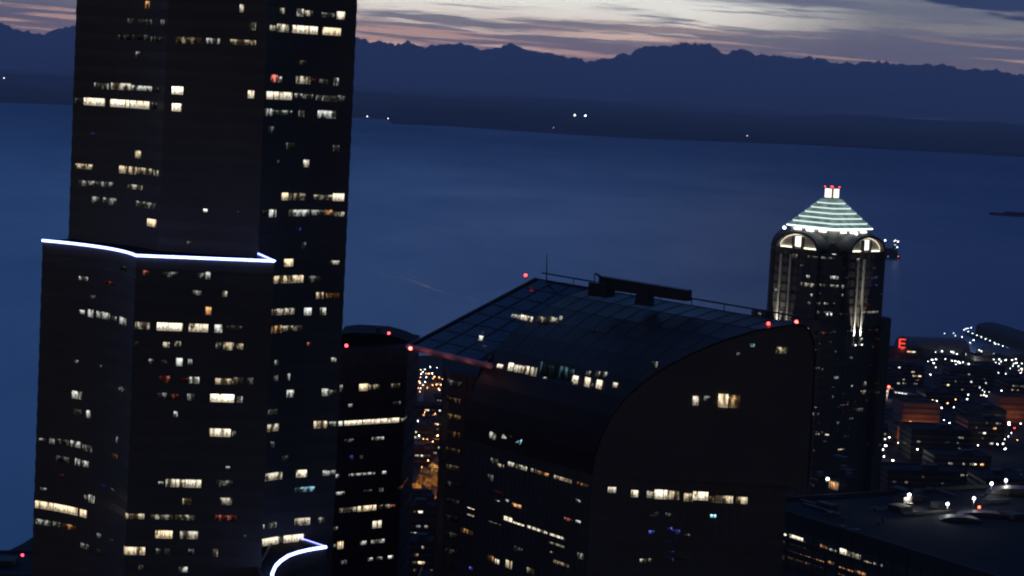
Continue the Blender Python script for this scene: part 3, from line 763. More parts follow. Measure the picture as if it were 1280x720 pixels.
# arches on the four sides
def arch_side(k, lit_=True):
    a = k*PI/2; ca, sa = math.cos(a), math.sin(a)
    L_ = lambda x, y, z: (*lw(x*ca-y*sa, x*sa+y*ca), z)
    zb_ = zb; H = zy(289)-zb_; Wd = 12.6; yf = -22.1; yb = -11.5; n = 20
    zz = zb_+1.2; Hh = H-1.2
    # barrel roof with thickness
    mb = MB(); ou = [( -math.cos(PI*i/n)*Wd, zz+math.sin(PI*i/n)*Hh) for i in range(n+1)]
    inn = [(-math.cos(PI*i/n)*(Wd-1.3), zz+math.sin(PI*i/n)*(Hh-1.1)) for i in range(n+1)]
    for (pr, y) in ((ou, yf-.6), (ou, yb), (inn, yb), (inn, yf-.6)): mb.v += [L_(x, y, z) for x, z in pr]
    for r in range(4):
        for i in range(n):
            p, q = r*(n+1), ((r+1) % 4)*(n+1); mb.face((p+i, p+i+1, q+i+1, q+i))
    ar = mb.build('arch_roof', 'stone', pt)
    w = MB(); w.v = [L_(x, yf+2.2, z) for x, z in inn] + [L_(x, yf+2.9, z) for x, z in inn]
    w.face(list(range(n+1))); w.face([n+1+i for i in reversed(range(n+1))])
    for i in range(n): w.face((i, n+1+i, n+2+i, i+1))
    w.build('lunette_wall', 'pale', ar)
    MB().tube([L_(x*.965, yf+1.5, zz+(z-zz)*.965) for x, z in inn[1:-1]], .16, 5, 0, (1.5, 1.35, 1.0)).build('arch_light', 'glowS', ar)
    for sx in (-1, 1):
        MB().tube([L_(sx*10.6, yf+1.6, zz+.25), L_(sx*2.9, yf+1.6, zz+.25)], .28, 5, 0, (2.6, 2.4, 1.8)).build('base_light', 'glowS', ar)
        MB().box(L_(sx*2.5, yf+.9, zz+2.6), (.9, 1.6, 5.2), -PH+a).build('pier', 'stone', ar)
    q = [L_(-1.7, yf+.8, zz+.8), L_(1.7, yf+.8, zz+.8), L_(1.7, yf+.8, zz+5.3), L_(-1.7, yf+.8, zz+5.3)]
    MB().quad(q, 0, None, (2.0, 1.95, 1.75)).build('bright_window', 'glowS', ar)
    ml = MB().box(L_(0, yf-.1, zb_+.6), (Wd*2, 1.6, 1.2), -PH+a); ml.build('arch_sill', 'stone', ar)
for k in range(4): arch_side(k)
# small hipped corner roofs between the arches
for k in range(4):
    a = k*PI/2+PI/4; 
    pts = [( -20, -20), (-9, -20), (-20, -9)]
    rot = lambda x, y: lw(x*math.cos(k*PI/2)-y*math.sin(k*PI/2), x*math.sin(k*PI/2)+y*math.cos(k*PI/2))
    mb = MB(); base = [rot(-18.5, -15.5), rot(-15.5, -18.5), rot(-9, -18.5), rot(-9, -9), rot(-18.5, -9)]
    mb.prism(base, zb+.05, [zb+.3, zb+.3, zb+2.5, zb+6.5, zb+2.5]); mb.build('corner_roof', 'roofing', pt)
# uplit pilasters
FL = []
def spot(p, d, e, size, col, blend=.6, name='spotlight', r=.2):
    l = bpy.data.lights.new(name, 'SPOT'); l.energy = e; l.spot_size = size; l.spot_blend = blend; l.color = col; l.shadow_soft_size = r
    o = bpy.data.objects.new(name, l); C.objects.link(o); o.location = p
    o.rotation_euler = Vector(d).to_track_quat('-Z', 'Y').to_euler(); return o
def point(p, e, col, r=.3, name='lamp_and_fill_light'):
    l = bpy.data.lights.new(name, 'POINT'); l.energy = e; l.color = col; l.shadow_soft_size = r
    o = bpy.data.objects.new(name, l); C.objects.link(o); o.location = p; return o
def pil(side, x, ytop, ybot, e):
    a = 0 if side == 0 else PI/2; ca, sa = math.cos(a), math.sin(a)
    L_ = lambda x, y, z: (*lw(x*ca-y*sa, x*sa+y*ca), z)
    z0, z1 = zy(ybot), zb-2
    MB().box(L_(x, -22.35, (z0+z1)/2), (.9, .8, z1-z0), -PH+a).build('pilaster', 'pale', pt)
    MB().ball(L_(x, -24.0, z0+.3), .35, 0, (3, 3, 2.6)).build('uplight', 'glow', pt)
    p = Vector(L_(x, -24.0, z0+.8)); d = Vector(L_(x, -22.7, z0+14)) - p
    spot(p, d, e, R(30), (1, .98, .85))
pil(0, -8.4, 345, 424, 60000); pil(0, -2.8, 345, 424, 15000)
pil(1, -6.5, 345, 424, 60000); pil(1, -2.0, 345, 424, 42000)
for x, y in ((954, 310), (-1, 0)):
    pass
for k in range(4):
    for sx in (-1, 1):
        a = k*PI/2; ca, sa = math.cos(a), math.sin(a); x, y = sx*13.5, -20.0
        p = Vector(lw(x*ca-y*sa, x*sa+y*ca, zb+2.2)); q = Vector(lw(sx*3*ca+6*sa*1, sx*3*sa-6*ca, zy(268)))
        MB().box(tuple(p-Vector((0, 0, .6))), (.8, .8, .8), a).build('floodlight', 'metal', pt)
        pass
# parapet lights at the crown
for (x, y, v) in ((980.5, 284.5, 6), (1070.5, 292, 3)):
    p = at(x, y, 985 if x < 1000 else 984); s_ = MB().tube([(p.x, p.y, p.z-5), (p.x, p.y, p.z)], .12, 5).build('lamp_post', 'metal', pt)
    MB().ball(tuple(p), .7, 0, (v, v, v)).build('lamp', 'glow', s_)
random.seed(31)
LP = '''
985 989 319 .2 N 5;990 997 320 .6 C 6;1005 1012 319 .5 W 5;1013 1022 319 .7 W 6;1018 1022 316 1.4 N 4;1027 1033 321 .6 N 5;1034 1044 321 .7 N 5;1040 1045 319 1.2 N 3;1071 1074 325 .5 N 4;1006 1021 327 .35 R 4
1008 1012 346 .6 N 4;1001 1018 356 .55 C 5;1038 1048 347 .8 N 4;1024 1034 356 .35 N 4;1038 1048 356 .9 N 5;1052 1055 358 .6 N 5;1088 1096 349 .5 B 6;1088 1096 357 .35 B 4;1082 1087 349 .2 N 4
968 971 362 .8 N 4;978 980 371 .5 N 4;973 976 350 .2 N 5;1013 1016 369 .9 N 3;1025 1027 367 .5 N 3;1052 1054 369 .5 N 3;1024 1026 377 .6 N 3;1030 1035 378 1 C 5;1042 1044 378 .7 N 4;972 985 382 .3 N 4;987 998 383 .25 N 4
1022 1024 389 .4 N 4;1030 1039 388 .8 N 6;1033 1035 393 1.5 N 3;1038 1040 393 1.5 N 3;1052 1054 388 .3 N 4;1060 1068 379 .4 R 5;1074 1087 382 .25 R 4;1062 1072 384 .3 R 4;1066 1070 397 .3 R 3;1098 1102 398 .6 N 5;1076 1084 390 .6 C 3;1085 1098 389 .9 C 5
1063 1069 412 .8 N 5;1077 1080 411 .5 N 5;1041 1047 413 .6 N 4;1002 1012 408 1.1 W 7;1066 1068 424 1.2 N 2.5;1075 1078 424 .9 N 3;1024 1030 411 .3 R 4;1028 1034 417 .3 R 4;1090 1092 432 .5 N 5;1023 1025 431 .4 N 4;1025 1028 403 .15 R 5
1043 1049 471 .9 N 5;1079 1083 480 .9 C 6;1076 1082 490 .7 W 5;1063 1065 475 .6 N 3;1064 1066 483 .6 N 3;1026 1030 470 .5 R 5;1020 1024 460 .3 N 3;1026 1029 462 .35 N 3;991 998 476 .6 N 5;1046 1048 446 .25 N 8;1018 1022 479 .3 N 3
996 1001 497 .5 N 4;983 987 505 .5 N 5;1003 1006 500 .3 W 4;1018 1021 511 1.2 N 4;1013 1017 518 .9 N 5;1011 1015 530 .4 N 3;1024 1026 525 .3 N 3;1062 1066 523 .6 N 3;1051 1060 532 .6 N 4;1071 1080 512 .3 N 5;1048 1060 508 .2 N 5;1066 1072 510 .3 N 4
986 990 547 .4 C 5;1018 1024 544 .5 C 5;1031 1036 545 .9 C 5;1047 1053 543 .9 W 5;1054 1061 543 .8 W 5;1047 1056 563 1 W 4;1010 1014 551 .4 W 5;1000 1004 559 .2 G 3;1084 1090 505 .2 G 3;1090 1094 450 .2 G 3
948 951 392 .6 N 4;958 961 381 .9 N 3;945 949 400 .2 W 3
'''
lit([WP, WPl], shP, LP, 100, False, .9)
# faint lit rooms scattered over both shafts
rr_ = random.Random(5); LQ = ''
for k in range(70):
    x = rr_.uniform(985, 1100); y = rr_.uniform(330, 560)
    LQ += '%.1f %.1f %.1f %.2f %s 3.5\n' % (x, x+rr_.uniform(2, 6), y, rr_.uniform(.03, .16), rr_.choice('NNCWGR'))
lit([WP, WPl], shL, LQ, 90, True)

# ================================================================== LAND, WATER, STREETS
coast = [(-6000, -1500), (-2500, -400), (-900, 500), (-300, 1120), (-279, 1212), (-272, 1310), (-215, 1900), (-110, 2240), (100, 2420), (330, 2560), (430, 2600), (560, 2560), (760, 2560), (1200, 2850), (2500, 3300), (6000, 5200)]
def shoreY(x):
    for (a, ya), (b, yb) in zip(coast, coast[1:]):
        if a <= x <= b: return ya+(yb-ya)*(x-a)/(b-a)
    return coast[0][1] if x < coast[0][0] else coast[-1][1]
def gz(x, y):
    d = shoreY(x)-y
    if d < 0: return 3.0 if d > -2 else -7.0
    return 3.0 + 38*min(1, max(0, (d-90)/1000))**1.1
xs = sorted(set([-6000, -4000, -2500, -1500] + list(range(-1000, 1300, 25)) + [1500, 2000, 3000, 4500, 6000]))
g_ = MB(); cols = []
for x in xs:
    sy = shoreY(x); ys = [-3000, -1500, -500] + [i*(sy)/40 for i in range(0, 40)] + [sy-.5, sy+.5] if sy > 200 else [-3000, -2000, -1500]+[-1200+i*(sy+1200)/40 for i in range(0, 40)]+[sy-.5, sy+.5]
    cols.append([(x, y, gz(x, y) if k < len(ys)-1 else -7.0) for k, y in enumerate(ys)])
nr = len(cols[0])
for c in cols: g_.v += c
for i in range(len(cols)-1):
    for j in range(nr-1): g_.face((i*nr+j, (i+1)*nr+j, (i+1)*nr+j+1, i*nr+j+1))
go = g_.build('ground', 'ground'); go['kind'] = 'structure'

# water
m, nt = new_mat('open water at dusk'); g = N(nt); MAT['water'] = m
out = g.n('ShaderNodeOutputMaterial'); b = g.n('ShaderNodeBsdfPrincipled'); g.l(b.outputs[0], out.inputs[0])
b.inputs['Base Color'].default_value = (.012, .085, .16, 1); b.inputs['IOR'].default_value = 1.33; b.inputs['Specular Tint'].default_value = (.08, .8, 1, 1)
tc = g.n('ShaderNodeTexCoord'); x_, y_, z_ = g.sep(tc.outputs['Object'])
p = g.xyz(g.m('MULTIPLY', x_, .0010), g.m('MULTIPLY', y_, .0004), 0.0)
n1_ = g.noise(p, 1.0, 4, .55, .6)
n2_ = g.noise(g.xyz(g.m('MULTIPLY', x_, .004), g.m('MULTIPLY', y_, .0012), 3.0), 1.0, 5, .6, .8)
rg = g.m('ADD', g.m('ADD', g.mr(n1_, .3, .7, .34, .42), g.mr(n2_, .3, .7, -.02, .02)), g.mr(y_, 3500, 14000, 0, .3))
g.l(rg, b.inputs['Roughness'])
nb = g.noise(tc.outputs['Object'], .08, 5, .65)
bp = g.n('ShaderNodeBump'); bp.inputs['Strength'].default_value = .25; bp.inputs['Distance'].default_value = 1.2
g.l(nb, bp.inputs['Height']); g.l(bp.outputs[0], b.inputs['Normal'])
wm = MB(); wx = [-44000, -15000, -5000, 0, 5000, 15000, 44000]; wy = [-2500, 1000, 3000, 6000, 10000, 15200, 18500]
for x in wx: wm.v += [(x, y, 0) for y in wy]
for i in range(len(wx)-1):
    for j in range(len(wy)-1): k = i*len(wy)+j; wm.face((k, k+len(wy), k+len(wy)+1, k+1))
wo = wm.build('water', 'water'); wo['kind'] = 'structure'

# ------------------------------------------------------------------ far shore and mountains
def fbm(x, y, oct=5):
    return mnoise.fractal(Vector((x, y, 3.7)), 1.0, 2.0, oct)
shore_px = [(-400, 108), (-100, 125), (0, 128), (85, 131), (250, 137), (445, 147), (470, 148.5), (489, 150), (491, 155), (560, 157.5), (640, 163.5), (760, 171), (820, 174), (900, 177), (1000, 181), (1100, 186.5), (1200, 191.5), (1280, 196.5), (1400, 204), (1700, 222)]
def lerp_list(L, x):
    for (a, ya), (b, yb) in zip(L, L[1:]):
        if a <= x <= b: return ya+(yb-ya)*(x-a)/(b-a)
    return L[0][1] if x < L[0][0] else L[-1][1]
hm = MB(); NX = 260; xsr = [-380+i*2060/NX for i in range(NX+1)]
depth = [0, 25, 120, 300, 600, 1000, 1500, 2100, 2800, 3800, 5000, 7000, 9500, 12500, 16000, 20000, 25000, 31000]
for x in xsr:
    s0 = atz(x, lerp_list(shore_px, x), 0); dirn = Vector((s0.x, s0.y)).normalized(); d0 = Vector((s0.x, s0.y)).length
    for k, dd in enumerate(depth):
        p = dirn*(d0+dd)
        if k == 0: z = -2
        elif k == 1: z = 5
        else:
            base = 12+60*(1-math.exp(-dd/2500))+85*(1-math.exp(-dd/15000))
            z = max(4, base*(.8+.75*fbm(p.x/3600+5, p.y/3600)) + 14*fbm(p.x/800, p.y/800))
        hm.v.append((p.x, p.y, z))
nd = len(depth)
for i in range(NX):
    for j in range(nd-1): a = i*nd+j; hm.face((a, a+nd, a+nd+1, a+1))
ho = hm.build('hills', 'forest', None, True); ho['kind'] = 'structure'

sky_px = [(-400, 24), (-250, 34), (-120, 28), (-60, 33), (0, 29.5), (5, 30), (12, 33), (25, 37), (33, 39.5), (42, 40.5), (52, 41.3), (62, 39.5), (75, 35.5), (86, 33), (97, 31), (130, 36), (170, 30), (220, 37), (280, 33), (330, 42), (380, 38), (430, 45), (452, 48), (456, 49), (463, 52.5), (470, 51), (477, 50.5), (484, 54.5), (493, 56), (500, 53.3), (511, 53), (520, 56.5), (530, 59), (537, 56), (550, 55.5), (566, 54), (580, 54.7), (588, 57), (597, 59.5), (606, 61.5), (613, 62.3), (622, 59.5), (632, 56), (640, 53.6), (646, 55.5), (656, 61), (665, 64.5), (678, 66.3), (690, 67), (700, 69.5), (711, 71.5), (720, 71), (727, 73.2), (735, 76), (744, 76.5), (752, 72.8), (762, 72.3), (774, 68), (784, 67), (792, 64.5), (799, 60), (806, 57.8), (815, 56.8), (820, 58), (828, 56.8), (838, 58.3), (842, 55.8), (850, 55.5), (857, 53.6), (864, 55.2), (871, 53.8), (878, 54.6), (884, 53.2), (888, 55.5), (894, 59.5), (901, 65), (909, 68.2), (914, 64.2), (921, 61.3), (929, 61.7), (937, 65.5), (944, 68.5), (950, 67.2), (958, 68), (968, 69), (978, 70.8), (988, 72.3), (995, 73), (1005, 72.7), (1020, 72.2), (1028, 73.2), (1038, 77.5), (1046, 79.6), (1056, 78.6), (1068, 80.8), (1074, 79), (1081, 77.2), (1088, 77), (1097, 75.5), (1102, 79), (1109, 75.8), (1113, 79.5), (1124, 78.5), (1136, 81.5), (1150, 80.3), (1165, 79.7), (1180, 80.3), (1192, 83.5), (1203, 86), (1215, 85.2), (1228, 88), (1243, 87.7), (1256, 90.3), (1268, 93), (1280, 93.5), (1320, 99), (1400, 104), (1500, 118), (1700, 132)]
mm = MB(); NX = 1300; D0 = 62000.0
lay = [(-16000, .06), (-12500, .24), (-9000, .42), (-6000, .6), (-3500, .76), (-1700, .9), (-700, .955), (0, 1.0), (900, .9), (3000, .6), (8000, .2)]
for i in range(NX+1):
    x = -380+2060*i/NX; y = lerp_list(sky_px, x)
    c = at(x, y, D0); zc = c.z; dirn = Vector((c.x, c.y)).normalized(); dl = Vector((c.x, c.y)).length
    for k, (dd, fr) in enumerate(lay):
        p = dirn*(dl+dd); nz_ = fbm(p.x/4500, p.y/4500, 6)
        amp = 0 if dd == 0 else min(1, abs(dd)/2500)
        z = zc*fr*(1+amp*.22*nz_) + (95*(.45-abs(fbm(x/9., 9.2, 3))) - 20 + 40*fbm(x/4.2, 4.2, 4)*(.5+abs(fbm(x/50., 1.2, 2))*1.6) if dd == 0 else 0)
        if dd < 0: z = min(z, zc*(.30+.7*fr)-abs(dd)*.004, (zc-130)*(1-abs(dd)/40000.))
        if dd > 0: z = min(z, zc-160)
        mm.v.append((p.x, p.y, z))
nd = len(lay)
for i in range(NX):
    for j in range(nd-1): a = i*nd+j; mm.face((a, a+nd, a+nd+1, a+1))
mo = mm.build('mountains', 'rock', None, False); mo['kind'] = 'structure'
# land between hills and mountains (below both)
lp = MB(); lp.quad([(-36000, 45000, -5), (36000, 45000, -5), (36000, 70000, -5), (-36000, 70000, -5)]); lo = lp.build('terrain', 'forest'); lo['kind'] = 'structure'

# lights on the far shore
def mast_light(p, h, r, col, label, group, name='floodlight'):
    t = empty(name, (p[0], p[1], p[2]-h), label, 'lamp', group)
    MB().tube([(p[0], p[1], p[2]-h), (p[0], p[1], p[2]-r*.8)], r*.25, 6).build('pole', 'metal', t)
    MB().ball(p, r, 0, col).build('lamp_head', 'glow', t, True)
    return t
for x, y, v, w_ in ((718.5, 144, 16, 'left one of the bright pair on the far shore'), (731.8, 144.6, 18, 'right one of the bright pair on the far shore'), (692, 160, 5, 'dim lamp near the waterline left of the bright pair on the far shore'),
                    (5, 97.5, 4, 'faint lamp on the far hills left of the black tower'), (459, 145.4, 5, 'small lamp by the far inlet beside the black tower'), (485, 148.2, 4, 'small lamp at the tip of the far inlet'),
                    (836, 170, 1.3, 'very dim lamp on the far shore, first right of the bright pair'), (934, 169.6, 2, 'dim lamp on the far shore above open water'), (1084.5, 182.5, 3, 'small lamp on the far shore above the pyramid-roofed tower'),
                    (1234, 190.5, 2, 'dim lamp at the right end of the far shore')):
    p = at(x, y, 15400); gzr = 5
    mast_light(tuple(p), 40 if p.z > 60 else 20, 3.6, (v, v, v*.97), w_, 'lamps on the far shore')

# ------------------------------------------------------------------ ships
def ship_ferry():
    p = atz(1104, 322, 0); t = empty('ferry', (p.x, p.y, 0), 'dark ferry with bright white deck lights on the water right of the pyramid-roofed tower', 'ferry')
    c = Vector((p.x, p.y)); L = 62; w = 18
    h = [( -L/2, -3), (-L/2+7, -w/2), (L/2-7, -w/2), (L/2, -3), (L/2, 3), (L/2-7, w/2), (-L/2+7, w/2), (-L/2, 3)]
    h = [(c.x+a, c.y+b) for a, b in h]
    MB().prism(h, -1, 7.5).build('hull', 'hull', t)
    k = MB().box((c.x, c.y, 11.5), (L*.8, w*.9, 8)); k.box((c.x, c.y, 17), (L*.55, w*.7, 3.2)); so = k.build('superstructure', 'hull', t)
    MB().box((c.x+20, c.y, 20.5), (7, 10, 4), 0, taper=.9).build('bridge', 'hull', t); MB().box((c.x-3, c.y, 22.5), (6, 5, 8), 0, taper=.8).build('funnel', 'metal', t)
    for (x, y, v, r, cc) in ((1106.5, 300.5, 7, 1.3, WHITE), (1119.5, 300.5, 5, 1.1, WHITE), (1122.5, 302, 6, 1.2, WHITE), (1118, 301.5, 5, .9, WHITE), (1121.5, 309, 4, 1.3, (.8, .9, 1)), (1119, 306, 2, 1, WHITE), (1123, 320.3, 2.5, 1.0, RED), (1110, 320.5, .8, .9, TEAL)):
        q = at(x, y, p.y-11)
        MB().ball(tuple(q), r, 0, tuple(k*v for k in cc)).build('deck_lamp', 'glowS', t)
        if q.z > 8: MB().tube([(q.x, q.y+1.5, 8), (q.x, q.y+1.5, q.z)], .25, 5).build('mast', 'metal', t)
    return t
ship_ferry()
p = atz(1285, 271, 0); t = empty('cargo_barge', (p.x, p.y, 0), 'long low dark barge on the water at the right edge', 'barge')
c = (p.x, p.y); L = 210; hp = [(c[0]-L/2, c[1]+10), (c[0]-L/2+20, c[1]-2), (c[0]+L/2-10, c[1]-28), (c[0]+L/2, c[1]-18), (c[0]+L/2-8, c[1]), (c[0]-L/2+20, c[1]+20)]
MB().prism(hp, -1, [7, 7, 7, 7, 7, 7]).build('hull', 'hull', t)
MB().box((c[0]-8, c[1]-3, 9.5), (120, 14, 5), -.09).build('deck_cargo', 'hull', t)
MB().box((c[0]+80, c[1]-13, 14), (14, 10, 14), -.09, taper=.85).build('wheelhouse', 'hull', t)

# ferry wake (foam) on the water
def ribbon(pts, w, name, mat, z=.05, drape=None, tile=None, **props):
    mb = MB(); n = len(pts); L_ = []; R_ = []
    for i, p in enumerate(pts):
        a = Vector(pts[max(0, i-1)]); b = Vector(pts[min(n-1, i+1)]); d = (b-a).normalized(); nn = Vector((-d.y, d.x))
        ww = w[i] if hasattr(w, '__len__') else w
        for sgn, LL in ((1, L_), (-1, R_)):
            q = Vector(p)+nn*ww/2*sgn; LL.append((q.x, q.y, (drape(q.x, q.y) if drape else 0)+z))
    mb.v = L_+R_
    for i in range(n-1): mb.face((n+i, n+i+1, i+1, i))
    o = mb.build(name, mat); 
    for k, v in props.items(): o[k] = v
    return o
m, nt = new_mat('wake foam'); g = N(nt); MAT['wake'] = m
out = g.n('ShaderNodeOutputMaterial'); b = g.n('ShaderNodeBsdfPrincipled'); b.inputs['Base Color'].default_value = (.1, .15, .2, 1); b.inputs['Roughness'].default_value = .16
tr = g.n('ShaderNodeBsdfTransparent'); mx = g.n('ShaderNodeMixShader'); tc = g.n('ShaderNodeTexCoord')
g.l(g.mr(g.noise(tc.outputs['Object'], .012, 4, .6), .35, .7, .2, .85), mx.inputs[0]); g.l(tr.outputs[0], mx.inputs[1]); g.l(b.outputs[0], mx.inputs[2]); g.l(mx.outputs[0], out.inputs[0])
wk = [tuple(atz(x, y, 0)[:2]) for x, y in ((478, 342), (490, 344.5), (505, 347), (520, 352.5), (535, 359), (550, 364), (562, 367.5))]
ribbon(wk, [3, 7, 9, 9, 8, 5, 2], 'water_wake', 'wake', kind='structure')
wk = [tuple(atz(x, y, 0)[:2]) for x, y in ((582, 371), (592, 374), (602, 378))]
ribbon(wk, [2, 6, 2], 'water_wake', 'wake', kind='structure')

# ------------------------------------------------------------------ streets
def road(pts, w, lanes=True):
    fine = []
    for a, b in zip(pts, pts[1:]):
        n = max(2, int((Vector(b)-Vector(a)).length/20))
        fine += [tuple(Vector(a).lerp(Vector(b), i/n)) for i in range(n)]
    fine.append(pts[-1])
    ribbon(fine, w+7, 'pavement', 'paving', .25, gz, kind='structure')
    ribbon(fine, w, 'road', 'asphalt', .40, gz, kind='structure')
    if lanes: ribbon(fine, .35, 'road_marking', 'paint', .44, gz, kind='structure')
    return fine
ux = Vector((.92, .39)).normalized()
st1 = road([(-78, 1000), (-70, 1500), (-90, 2150)], 15)
st2 = road([(330, 1300), (640, 2520)], 18)
st3 = road([(-60, 2180), (120, 2370), (350, 2500), (560, 2500), (760, 2510)], 22)
st4 = road([(120, 1900), (420, 1990), (820, 2080)], 14)
st5 = road([(120, 2180), (420, 2270), (860, 2330)], 14)
st6 = road([(520, 1300), (860, 2500)], 14)

# ================================================================== LOW DARK BLOCK, lower right, with its lit roof deck
ZD = 153.0
f0 = atz(935, 628, ZD); f1 = atz(1380, 766, ZD)
fd = Vector((f1.x-f0.x, f1.y-f0.y)); fl = fd.length; fd.normalize(); fn = Vector((-fd.y, fd.x))
fn = fn if fn.y > 0 else -fn
dk = [(f0.x, f0.y), (f1.x, f1.y), (f1.x+fn.x*150, f1.y+fn.y*150), (f0.x+fn.x*150, f0.y+fn.y*150)]
bl = empty('office_block', ((f0.x+f1.x)/2, (f0.y+f1.y)/2+50, 40), 'wide low dark office block with lamps and lit huts on its flat roof', 'office building')
WB = Wall(dk, ZD, 34, 4.2, 2.4, 0); WB.ph = WB.hit(1010, 674)[1]
shB = WB.mesh(fins=6, fin_d=.3).build('facade', ['concrete', 'glass', 'roofing'], bl)
parapet(dk, ZD+.01, 'parapet', bl, .6, 1.1, 'concrete')
lit([WB], shB, '''
973 983 668/670 1.3 N 6;974 981 675/677 .5 N 3;987 1004 670/675 1.2 C 5;987 998 676/680 .5 O 7;998 1008 679/682 .7 W 8;1019 1026 681/690 .3 N 3
1025 1033 684/687 .7 O 9;1033 1046 686/690 .6 C 4;1050 1058 688/691 1.2 C 7;1058 1076 691/697 .8 C 6;1080 1089 703/706 .4 W 6;1092 1096 706/707 .6 N 7;1100 1103 708 .2 N 6
972 981 692/694 .7 O 10;985 1010 693/700 .75 O 10;1010 1030 700/706 .7 O 9;1035 1042 704/707 .5 O 8;1048 1066 713/718 .9 O 10;1068 1082 718 .6 O 8;961 966 717 .4 W 8
1177 1191 683/686 .7 W 4;1222 1222.5 680 .01 W 3
''', 100, False)
lit([WB], shB, '''1237 1248 683/685 1 W 12;1248 1258 681/684 .75 O 9;1268 1280 719/722 .9 C 4''', 100, False)
def roof_hut(px, py, w, d, h, rzz, mat, label, door=None, lampc=None, e=0, lx=0):
    p = atz(px, py, ZD+.02); t = empty('roof_hut', (p.x, p.y, ZD), label, 'roof hut', 'small huts on the low block roof')
    MB().box((p.x, p.y, ZD+h/2+.02), (w, d, h), rzz).build('walls', mat, t)
    MB().box((p.x, p.y, ZD+h+.16), (w+.5, d+.5, .25), rzz).build('roof', 'roofing', t)
    if door:
        ca, sa = math.cos(rzz), math.sin(rzz)
        q = lambda a, z: (p.x+a*ca+(d/2+.06)*sa, p.y+a*sa-(d/2+.06)*ca, ZD+z)
        MB().quad([q(-w*.42, .4), q(w*.42, .4), q(w*.42, h-.3), q(-w*.42, h-.3)], 0, [(3, 0), (3+w, 0), (3+w, 1), (3, 1)], tuple(c*1.0 for c in COL[door])).build('window', 'win', t)
    if lampc:
        lp_ = (p.x+lx, p.y-d/2-.9, ZD+h+.9)
        MB().tube([(lp_[0], lp_[1]+.9, ZD+h-.3), (lp_[0], lp_[1], ZD+h+1.2)], .08, 5).build('bracket', 'metal', t)
        MB().ball(lp_, .52, 0, (9, 9, 9)).build('lamp', 'glow', t, True)
        point((lp_[0], lp_[1]-.2, lp_[2]-.9), e, (1, .98, .92), .4)
    return t
rzd = math.atan2(fd.y, fd.x)
roof_hut(1046, 612, 5.2, 3, 2.9, rzd, 'stone', 'roof hut with an orange lit window under a white lamp, left on the low block', 'O', True, 500, -3.6)
roof_hut(1128, 632, 4.8, 3.4, 3.2, rzd, 'stone', 'pale grey roof hut lit by a white lamp, second from the left', None, True, 1500, 1.5)
def roof_lamp(px, py, label, e=900, h=4.0, v=9, aim=True):
    p = at(px, py, atz(px, py+14, ZD).y); h = max(2.0, p.z-ZD)
    t = empty('roof_lamp', (p.x, p.y, ZD), label, 'lamp', 'white lamps standing on the low block roof')
    MB().tube([(p.x, p.y, ZD), (p.x, p.y, p.z)], .1, 6).build('pole', 'metal', t)
    MB().ball(tuple(p), .5, 0, (v, v, v*.98)).build('lamp_head', 'glow', t, True)
    point((p.x, p.y-.3, p.z-.9), e, (1, .98, .93), .4)
roof_lamp(1184.5, 630, 'white roof lamp right of the pale grey hut'); roof_lamp(1217.5, 623, 'white roof lamp beside a red warning light')
roof_lamp(1239.5, 604.5, 'white roof lamp, left one of the close pair near the right edge', 700); roof_lamp(1257.5, 600.5, 'white roof lamp, right one of the close pair near the right edge', 700)
pb = at(1224, 634, atz(1224, 645, ZD).y); beacon(pb, max(1.5, pb.z-ZD-.05), (10, .9, .4), .42, 'red warning light by the lamps on the low block roof')
# low plant boxes and ducts on this roof
rr2 = random.Random(11)
for k in range(9):
    p = atz(rr2.uniform(1010, 1270), rr2.uniform(575, 650), ZD)
    MB().box((p.x, p.y, ZD+.9), (rr2.uniform(3, 9), rr2.uniform(3, 6), 1.8), rzd).build('plant_box', 'concrete', bl)
# low long mound-shaped skylight catching the lamp light
def lowroof(px, py, w, d, h, label):
    p = atz(px, py, ZD); t = empty('roof_shed', (p.x, p.y, ZD), label, 'shed', 'pale sheds on the low block roof')
    n = 10; mb = MB(); ca, sa = math.cos(.05), math.sin(.05)
    for y in (-d/2, d/2):
        for i in range(n+1):
            a = PI*i/n; mb.v.append((p.x-math.cos(a)*w/2*ca, p.y-math.cos(a)*w/2*sa+y, ZD+.02+math.sin(a)*h))
    for i in range(n): mb.face((i, n+1+i, n+2+i, i+1))
    mb.face(list(range(n+1))); mb.face([n+1+i for i in reversed(range(n+1))]); mb.face((0, n, 2*n+1, n+1))
    mb.build('shell', 'stone', t)
lowroof(1200, 650, 13, 5, 1.3, 'low curved pale shed in front of the two middle roof lamps')
lowroof(1228, 645, 16, 5, 1.5, 'longer low curved pale shed under the red warning light')
lowroof(1275, 617, 22, 7, 2.2, 'large low curved pale shed at the right edge of the roof')

